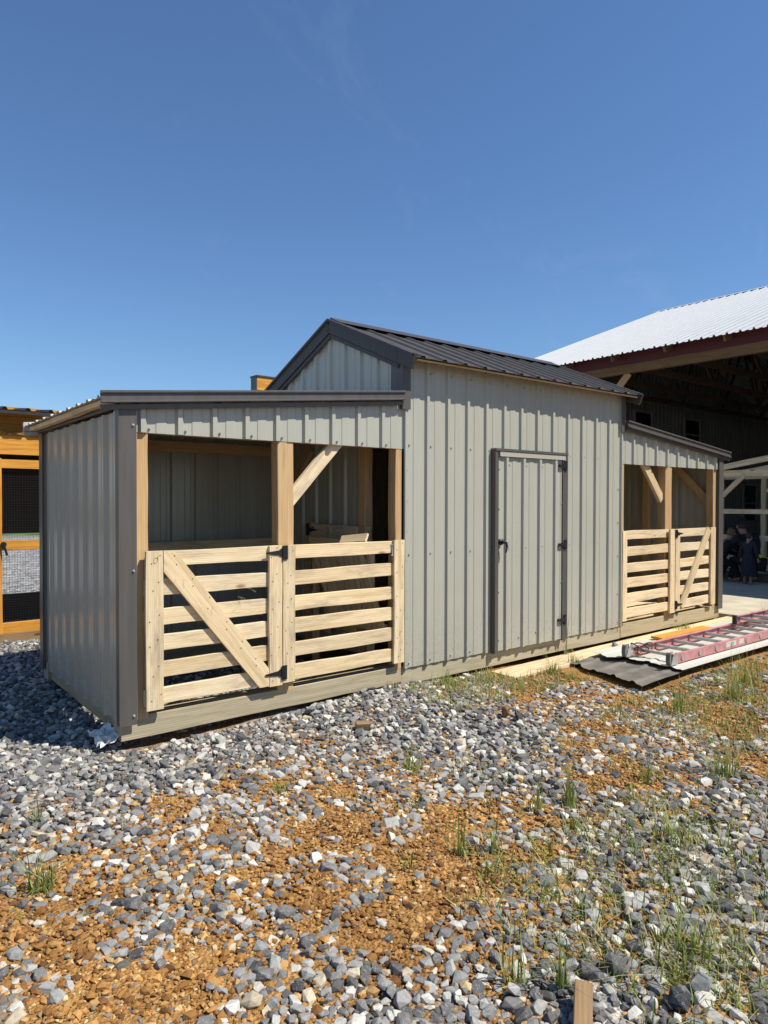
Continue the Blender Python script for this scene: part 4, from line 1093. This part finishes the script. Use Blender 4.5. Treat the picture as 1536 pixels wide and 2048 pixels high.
PCc[gch] = SC_C[rng.choice(len(SC_W), int(gch.sum()), p=SC_W)] * rng.uniform(.85, 1.15, (int(gch.sum()), 1))
peb = fast_mesh('pebbles', P.reshape(-1, 3), (IF[None] + (np.arange(n) * 12)[:, None, None]).reshape(-1, 3), PEB, parent=ground, colr=np.repeat(PCc, 12, 0), smooth=False)
tag(peb, kind='stuff')
print('stones', len(stones), 'pebbles', n)

# ------------------------------------------------------------------ grass
def grass_mat():
    m, t, b = newmat('grass_blades')
    at = nd(t, 'ShaderNodeAttribute'); at.attribute_name = 'col'
    lk(t, at, 'Color', b, 'Base Color'); b.inputs['Roughness'].default_value = 0.6; b.inputs['Specular IOR Level'].default_value = 0.3
    tr = nd(t, 'ShaderNodeBsdfTranslucent'); lk(t, at, 'Color', tr, 'Color')
    mx = nd(t, 'ShaderNodeMixShader'); mx.inputs[0].default_value = 0.35
    out = t.nodes['Material Output']
    t.links.new(b.outputs[0], mx.inputs[1]); t.links.new(tr.outputs[0], mx.inputs[2]); t.links.new(mx.outputs[0], out.inputs['Surface'])
    return m
GRASS = grass_mat()
GC = [(0.11, 0.17, 0.025), (0.19, 0.26, 0.045), (0.28, 0.32, 0.075), (0.38, 0.36, 0.11), (0.48, 0.40, 0.21)]
def blades(out, x, y, n, h, spread, lean_, dry=0.1, w=0.0028):
    vs, fs, cs = out
    for _ in range(n):
        bx, by = x + random.gauss(0, spread), y + random.gauss(0, spread)
        bz = float(gz(bx, by)) - 0.005
        hh = h * random.uniform(0.45, 1.1); a = random.uniform(0, 6.283); ln = abs(random.gauss(0, lean_)) * hh
        dx, dy = math.cos(a), math.sin(a); sx, sy = -dy, dx
        ww = w * random.uniform(0.7, 1.4)
        c = random.choice(GC[:4]) if random.random() > dry else GC[4]
        c = [q * random.uniform(.8, 1.2) for q in c]
        k = len(vs)
        for f in (0, 0.4, 0.75, 1.0):
            px_, py_ = bx + dx * ln * f * f, by + dy * ln * f * f
            pz = bz + hh * (f - 0.25 * (ln / hh) * f * f)
            q = ww * (1 - f * 0.95)
            vs.append((px_ - sx * q, py_ - sy * q, pz)); vs.append((px_ + sx * q, py_ + sy * q, pz))
            cs += [c, c]
        for j in range(3):
            a0 = k + j * 2
            fs.append((a0, a0 + 1, a0 + 3, a0 + 2))
def grass_obj(name, out, parent=None):
    vs, fs, cs = out
    return fast_mesh(name, np.array(vs), np.array(fs), GRASS, parent, colr=np.array(cs))
def tuft(x, y, n, h, spread, lean_, label, dry=0.16, w=0.0036):
    out = ([], [], []); blades(out, x, y, int(n * 1.0), h * 1.05, spread, lean_ + 0.15, dry, w)
    blades(out, x, y, int(n * 1.1), h * 0.45, spread * 1.6, lean_ + 0.6, 0.35, w * 0.9)
    vs = np.array(out[0]); c = np.array([x, y, float(gz(x, y))])
    o = fast_mesh('grass_tuft', vs - c, np.array(out[1]), GRASS, None, colr=np.array(out[2]))
    o.matrix_world = Matrix.Translation(c); WM[o.name] = Matrix.Translation(c)
    return tag(o, label, 'grass tuft', 'grass tufts on the gravel')
TUFTS = [
 (-2.885, -1.249, 34, .20, .018, .45, 'wide dark grass tuft alone on the grey gravel near the left edge'),
 (-2.776, -0.643, 10, .16, .008, .25, 'thin upright grass sprig left of the barn corner gravel'),
 (-1.723, -1.048, 26, .09, .025, .6, 'low spreading grass tuft in front of the near pen gate'),
 (-1.016, -1.269, 30, .16, .022, .35, 'bright grass tuft in front of the slatted panel'),
 (-1.43, -2.056, 16, .17, .012, .35, 'pale grass sprig on brown pebbles, left of a close pair'),
 (-1.289, -2.113, 16, .18, .012, .3, 'pale grass sprig on brown pebbles, right of a close pair'),
 (-0.867, -2.015, 16, .24, .010, .2, 'tall slender grass sprig amid grey stones in the middle'),
 (-0.698, -2.078, 24, .27, .014, .25, 'tallest slender grass tuft amid grey stones in the middle'),
 (1.365, -0.374, 34, .20, .030, .45, 'grass tuft by the skid below the walk door'),
 (1.78, -0.31, 30, .17, .035, .4, 'grass tuft at the torn corner of the brown metal sheet'),
 (1.98, -0.06, 6, .42, .010, .18, 'tall grass stalk against the siding below the door hinge'),
 (0.25, -0.20, 50, .17, .045, .7, 'arching grass tuft against the near end of the centre skid'),
 (0.62, -0.28, 50, .17, .05, .7, 'loose grass tuft on dirt in front of the centre skid'),
 (-1.861, -2.732, 12, .24, .022, .5, 'broad bladed grass sprig left of the wooden stake'),
 (-1.76, -2.83, 18, .22, .012, .3, 'upright grass sprig beside the wooden stake'),
 (-1.296, -2.997, 46, .21, .05, .5, 'thick grass tuft at the lower right with long leaning blades'),
 (-1.43, -3.02, 40, .13, .03, .8, 'low dense grass tuft beside the dark rock'),
 (-0.64, -2.56, 40, .20, .035, .6, 'leafy grass tuft in the right gravel with arching blades'),
 (0.274, -2.372, 36, .24, .03, .45, 'grass tuft in the gravel near the right edge'),
 (4.05, -0.12, 90, .15, .055, .8, 'matted grass tuft against the skid below the far pen'),
 (1.19, -1.606, 34, .22, .03, .4, 'grass tuft in the gravel in front of the ladder feet'),
 (1.80, -1.72, 46, .40, .035, .4, 'tall weedy grass tuft in front of the ladder'),
 (2.35, -1.60, 40, .34, .05, .5, 'tall grass tuft against the near ladder rail'),
 (5.55, -0.42, 46, .26, .04, .5, 'grass tuft growing beyond the far corner of the barn'),
 (-0.13, -2.14, 22, .18, .03, .55, 'sparse grass tuft on brown dirt right of the tall sprigs'),
 (-1.676, -2.016, 10, .14, .010, .5, 'tiny grass sprig on brown pebbles in the lower middle'),
]
for a in TUFTS:
    tuft(*a)
# one broad leaved weed at the slab
wd = empty('weed', (5.9, -0.38, -0.07), 'upright leafy weed growing at the edge of the concrete beside the ladder', 'weed')
m = MB(); m.tube((5.9, -0.38, -0.08), (5.89, -0.40, 0.38), 0.005, 6, 0.002); m.build('stem', GRASS, wd)
vs, fs, cs = [], [], []
for k in range(34):
    z = -0.02 + 0.40 * (k / 34); a = k * 2.4; L = 0.12 * (1 - 0.6 * k / 34)
    c = Vector((5.895, -0.39, z)); d = Vector((math.cos(a), math.sin(a), 0.55)).normalized(); s = d.cross(Vector((0, 0, 1))).normalized()
    b0 = len(vs)
    vs += [c, c + d * L * .5 + s * .016, c + d * L, c + d * L * .5 - s * .016]; fs.append((b0, b0 + 1, b0 + 2, b0 + 3)); g_ = GC[k % 3]; cs += [g_] * 4
lf = fast_mesh('leaves', np.array(vs), np.array(fs), GRASS, None, colr=np.array(cs)); lf.parent = wd; lf.matrix_local = WM[wd.name].inverted(); lf['kind'] = 'stuff'
me = wd.children[0].data if wd.children[0].name.startswith('stem') else wd.children[1].data
ca = me.color_attributes.new('col', 'FLOAT_COLOR', 'POINT'); ca.data.foreach_set('color', np.tile(np.array([.13, .2, .05, 1.0]), len(me.vertices)).astype(np.float32))
# loose short grass
out = ([], [], [])
def scatter(n, fx, fy, h, sp, dens, dry=0.2):
    for _ in range(n):
        x, y = fx(), fy()
        if blocked(x, y): continue
        blades(out, x, y, random.randint(*dens), h * random.uniform(.5, 1.2), sp, .8, dry, 0.0034)
U_ = random.uniform
scatter(620, lambda: U_(-0.2, 1.7), lambda: U_(-0.75, -0.05), .08, .025, (3, 8), 0.3)
scatter(760, lambda: U_(-1.5, 2.6), lambda: U_(-3.2, -1.3), .08, .03, (2, 7), 0.3)
scatter(460, lambda: U_(-1.7, -0.3), lambda: U_(-3.4, -2.2), .09, .03, (3, 9), 0.35)
scatter(700, lambda: U_(0.6, 4.5), lambda: U_(-2.4, -1.25), .10, .03, (3, 8), 0.35)
scatter(70, lambda: U_(-3.0, 0.0), lambda: U_(-2.6, -0.4), .055, .015, (2, 5), 0.2)
scatter(60, lambda: U_(2.5, 5.2), lambda: U_(-0.36, -0.30), .09, .02, (3, 7), 0.25)
grass = grass_obj('grass', out); tag(grass, 'short sparse grass and dry stalks growing through the gravel', 'grass', kind='stuff')

# ------------------------------------------------------------------ small litter
def lump(name, x, y, s, shape, colr, label, cat, mat=None, k=3, rot=0.5, up=0.4, bare=False):
    Vp, Fp = PR_N[k]
    Vp = Vp * np.array(shape) * s
    z = float(gz(x, y)) + s * up
    o = fast_mesh(name, Vp, Fp, mat or STONE, None, colr=np.tile(np.array(colr), (len(Vp), 1)))
    o.matrix_world = Matrix.Translation((x, y, z)) @ Matrix.Rotation(rot, 4, 'Z') @ Matrix.Rotation(0.3, 4, 'X')
    return tag(o, label, cat)
o = board('wood_block', (-0.92, -0.61, float(gz(-.88, -.62)) + 0.03), (-0.84, -0.65, float(gz(-.88, -.62)) + 0.028), 0.05, 0.045, (0, -.2, 1), OLDWOOD)
tag(o, 'small sawn wood block lying on the gravel in front of the slatted panel', 'wood block')
lump('bark_chunk', 0.048, -1.007, 0.055, (0.8, 0.9, 1.5), (0.16, 0.075, 0.03), 'jagged brown chunk of bark standing on the grey gravel', 'bark', k=5, up=0.9)
lump('rock', 2.66, -0.15, 0.05, (1.1, .9, .8), (0.17, 0.175, 0.185), 'grey rock lying on the pale plank below the door', 'rock', k=7, up=1.0)
lump('rock', -1.551, -3.096, 0.048, (1, 1, 1.25), (0.032, 0.034, 0.042), 'dark blue black rock at the bottom beside the grass', 'rock', k=2, up=.6)
o = board('wooden_stake', (-1.965, -3.055, float(gz(-1.8, -2.95)) + 0.03), (-1.767, -2.915, float(gz(-1.8, -2.95)) + 0.055), 0.05, 0.04, (-.3, -.3, 1), OLDWOOD)
tag(o, 'weathered wooden stake poking in at the bottom of the gravel', 'stake')
# crumpled film at the near corner
rs = random.Random(4); vs, fs = [], []
for j in range(9):
    for i in range(12):
        x = -2.30 + i * 0.020; y = 0.02 + j * 0.034
        vs.append((x + rs.uniform(-.012, .012), y + rs.uniform(-.012, .012), float(gz(x, y)) + 0.06 + 0.075 * (i / 11) + rs.uniform(-.022, .022)))
for j in range(8):
    for i in range(11):
        a = j * 12 + i; fs.append((a, a + 1, a + 13, a + 12))
o = mesh_obj('plastic_film', vs, fs, PLASTIC); o.modifiers.new('s', 'SOLIDIFY').thickness = 0.002
tag(o, 'crumpled pale plastic film caught under the near corner of the barn', 'plastic')

# ------------------------------------------------------------------ people in the shade of the pole barn
def cloth(name, c): return plain_mat(name, c, 0.9, var=0.2, scale=12)
SKIN = plain_mat('skin', (0.26, 0.15, 0.105), 0.6, var=0.08)
HAIR = plain_mat('brown_hair', (0.12, 0.07, 0.035), 0.7, var=0.3, scale=40)
DKH = plain_mat('dark_hair', (0.03, 0.02, 0.015), 0.7)
NAVY = cloth('navy_cloth', (0.014, 0.017, 0.026)); BLK = cloth('black_cloth', (0.007, 0.006, 0.007))

def skin_obj(name, pts, edges, rad, mat, parent, M, root=0):
    me = bpy.data.meshes.new(name); bm = bmesh.new()
    ly = bm.verts.layers.skin.verify()
    vs = []
    for i, (p, r) in enumerate(zip(pts, rad)):
        v = bm.verts.new(p); v[ly].radius = (r, r) if not isinstance(r, tuple) else r; v[ly].use_root = (i == root); vs.append(v)
    for a, b in edges: bm.edges.new((vs[a], vs[b]))
    bm.to_mesh(me); bm.free(); me.materials.append(mat)
    o = bpy.data.objects.new(name, me); link(o, parent, M)
    o.modifiers.new('skin', 'SKIN').use_smooth_shade = True
    s = o.modifiers.new('sub', 'SUBSURF'); s.levels = 1; s.render_levels = 2
    return o
def ellip(m, c, r, n=12, k=9):
    c = Vector(c); vs = []; fs = []
    for j in range(k + 1):
        t = math.pi * j / k
        for i in range(n):
            p = 2 * math.pi * i / n
            vs.append(c + Vector((r[0] * math.sin(t) * math.cos(p), r[1] * math.sin(t) * math.sin(p), r[2] * math.cos(t))))
    for j in range(k):
        for i in range(n):
            fs.append((j * n + i, (j + 1) * n + i, (j + 1) * n + (i + 1) % n, j * n + (i + 1) % n))
    m.add(vs, fs)

def figure(loc, rz, J, scale, label, outfit, hair, hat=None, skirt=None):
    """J: joint dict in metres for a figure facing -Y (local)"""
    T = Matrix.Translation(loc) @ Matrix.Rotation(rz, 4, 'Z') @ Matrix.Scale(scale, 4)
    names = ['pelvis', 'waist', 'chest', 'neck', 'head0', 'head1', 'shL', 'elL', 'wrL', 'shR', 'elR', 'wrR', 'hiL', 'knL', 'anL', 'toL', 'hiR', 'knR', 'anR', 'toR']
    E_ = [(0, 1), (1, 2), (2, 3), (3, 4), (4, 5), (2, 6), (6, 7), (7, 8), (2, 9), (9, 10), (10, 11), (0, 12), (12, 13), (13, 14), (14, 15), (0, 16), (16, 17), (17, 18), (18, 19)]
    rad = [.13, .115, .135, .055, .085, .08, .06, .045, .032, .06, .045, .032, .085, .06, .042, .035, .085, .06, .042, .035]
    pts = [Vector(J[n]) for n in names]
    edges = list(E_)
    # five fingers on each hand
    for el, wr in ((7, 8), (10, 11)):
        d = (pts[wr] - pts[el]).normalized(); s = d.cross(Vector((0.3, 1, 0.2))).normalized()
        pts.append(pts[wr] + d * 0.075); rad.append(.028); palm = len(pts) - 1; edges.append((wr, palm))
        for f in range(5):
            o_ = (f - 2) * 0.02
            base = pts[palm] + s * o_ * (1.0 if f else 1.6) - (d * 0.035 if f == 0 else Vector())
            tip = base + d * (0.055 + 0.012 * (2 - abs(f - 2))) + s * o_ * .5 + Vector((0, 0, -0.012))
            pts += [(base + tip) / 2, tip]; rad += [.010, .008]
            edges += [(palm, len(pts) - 2), (len(pts) - 2, len(pts) - 1)]
    body = skin_obj('person', pts, edges, rad, SKIN, None, T)
    tag(body, label, 'person', 'people under the pole barn')
    I = T
    sp = [0, 1, 2, 6, 7, 8, 9, 10, 11]; sh = [pts[i] for i in sp] + [pts[2] * 0.3 + pts[3] * 0.7]
    skin_obj('shirt', sh, [(0, 1), (1, 2), (2, 3), (3, 4), (4, 5), (2, 6), (6, 7), (7, 8), (2, 9)], [.15, .14, .17, .085, .06, .045, .085, .06, .045, .075], outfit, body, I)
    if skirt is None:
        tp = [0, 12, 13, 14, 16, 17, 18]
        skin_obj('trousers', [pts[i] for i in tp], [(0, 1), (1, 2), (2, 3), (0, 4), (4, 5), (5, 6)], [.15, .105, .08, .06, .105, .08, .06], outfit, body, I)
    else:
        m = MB(); rings = []
        c0 = pts[0]; nn = 20
        for j, (z, r) in enumerate(skirt):
            rings.append([Vector((c0.x + math.cos(6.283 * i / nn) * r * (1 + .08 * math.cos(5 * 6.283 * i / nn)), c0.y * (1 - j * .2) + math.sin(6.283 * i / nn) * r * .85, z)) for i in range(nn)])
        vs = [v for r_ in rings for v in r_]
        fs = [(j * nn + i, j * nn + (i + 1) % nn, (j + 1) * nn + (i + 1) % nn, (j + 1) * nn + i) for j in range(len(skirt) - 1) for i in range(nn)]
        mesh_obj('skirt', vs, fs, outfit, body, M=I, smooth=True)
    hc = (pts[4] + pts[5]) / 2; up = (pts[5] - pts[4]).normalized()
    m = MB(); ellip(m, hc + up * 0.035 + Vector((0, 0.025, 0)), (.098, .108, .115)); mesh_obj('hair', m.v, m.f, hair, body, M=I, smooth=True)
    m = MB(); fz = hc + Vector((0, -0.088, 0))
    ellip(m, fz + Vector((0, -0.012, -0.01)), (.012, .02, .022), 8, 6); mesh_obj('nose', m.v, m.f, SKIN, body, M=I, smooth=True)
    m = MB()
    for sx in (-1, 1): ellip(m, fz + Vector((sx * .033, 0.004, 0.022)), (.012, .008, .008), 8, 6)
    mesh_obj('eye', m.v, m.f, DKH, body, M=I, kind='stuff')
    m = MB(); ellip(m, fz + Vector((0, 0.0, -0.048)), (.024, .008, .006), 8, 6); mesh_obj('mouth', m.v, m.f, plain_mat('lips', (.35, .12, .1), .6), body, M=I)
    m = MB()
    for sx in (-1, 1): ellip(m, hc + Vector((sx * .09, 0.0, 0.0)), (.015, .025, .032), 8, 6)
    mesh_obj('ear', m.v, m.f, SKIN, body, M=I, kind='stuff')
    if hat:
        m = MB(); c = hc + up * 0.075
        m.tube(c, c + Vector((0, 0, 0.012)), .18, 22); m.tube(c + Vector((0, 0, 0.011)), c + Vector((0, 0, 0.11)), .112, 20, .10)
        mesh_obj('hat', m.v, m.f, hat, body, M=I)
    return body
stand = dict(pelvis=(0, 0, .90), waist=(0, 0, 1.08), chest=(0, .01, 1.32), neck=(0, 0, 1.50), head0=(0, -.01, 1.58), head1=(0, -.01, 1.70),
             shL=(.19, .01, 1.42), elL=(.25, .03, 1.14), wrL=(.27, -.06, .90), shR=(-.19, .01, 1.42), elR=(-.26, .03, 1.14), wrR=(-.28, -.05, .90),
             hiL=(.10, 0, .84), knL=(.11, -.04, .47), anL=(.11, .04, .08), toL=(.12, -.10, .03), hiR=(-.10, 0, .84), knR=(-.11, .02, .47), anR=(-.11, .10, .08), toR=(-.12, -.04, .03))
crouch = dict(pelvis=(0, .22, .42), waist=(0, .16, .58), chest=(0, .02, .80), neck=(0, -.10, .96), head0=(0, -.15, 1.03), head1=(0, -.19, 1.14),
              shL=(.19, -.02, .88), elL=(.25, -.22, .68), wrL=(.15, -.44, .58), shR=(-.19, -.02, .88), elR=(-.25, -.22, .68), wrR=(-.14, -.44, .58),
              hiL=(.11, .2, .40), knL=(.20, -.18, .46), anL=(.17, .0, .08), toL=(.18, -.16, .03), hiR=(-.11, .2, .40), knR=(-.20, -.14, .46), anR=(-.17, .02, .08), toR=(-.18, -.14, .03))
# small child in navy, seen from behind, walking into the barn (faces +X)
kid = {k: Vector(v) for k, v in stand.items()}
figure((8.72, 1.21, 0.0), math.radians(90), kid, 0.50, 'barefoot small child in a navy dress seen from behind on the shaded floor', NAVY, DKH, skirt=[(1.05, .16), (.9, .19), (.6, .23), (.30, .25)])
figure((9.0, 1.36, 0.0), math.radians(150), crouch, 0.90, 'person in black with a black hat crouching behind the small child', BLK, DKH, hat=BLK)
figure((8.93, 1.70, 0.0), math.radians(60), crouch, 0.78, 'brown haired person in black crouching beside the lumber shed frame', BLK, HAIR)
m = MB(); ellip(m, (8.75, 1.02, 0.50), (.03, .055, .035)); m.tube((8.75, 0.98, 0.50), (8.75, 0.90, 0.47), .018, 8, .008)
o = m.build('work_glove', plain_mat('yellow_rubber', (0.30, 0.32, 0.06), 0.5), smooth=True); tag(o, 'small yellow glove held beside the navy dressed child', 'glove')
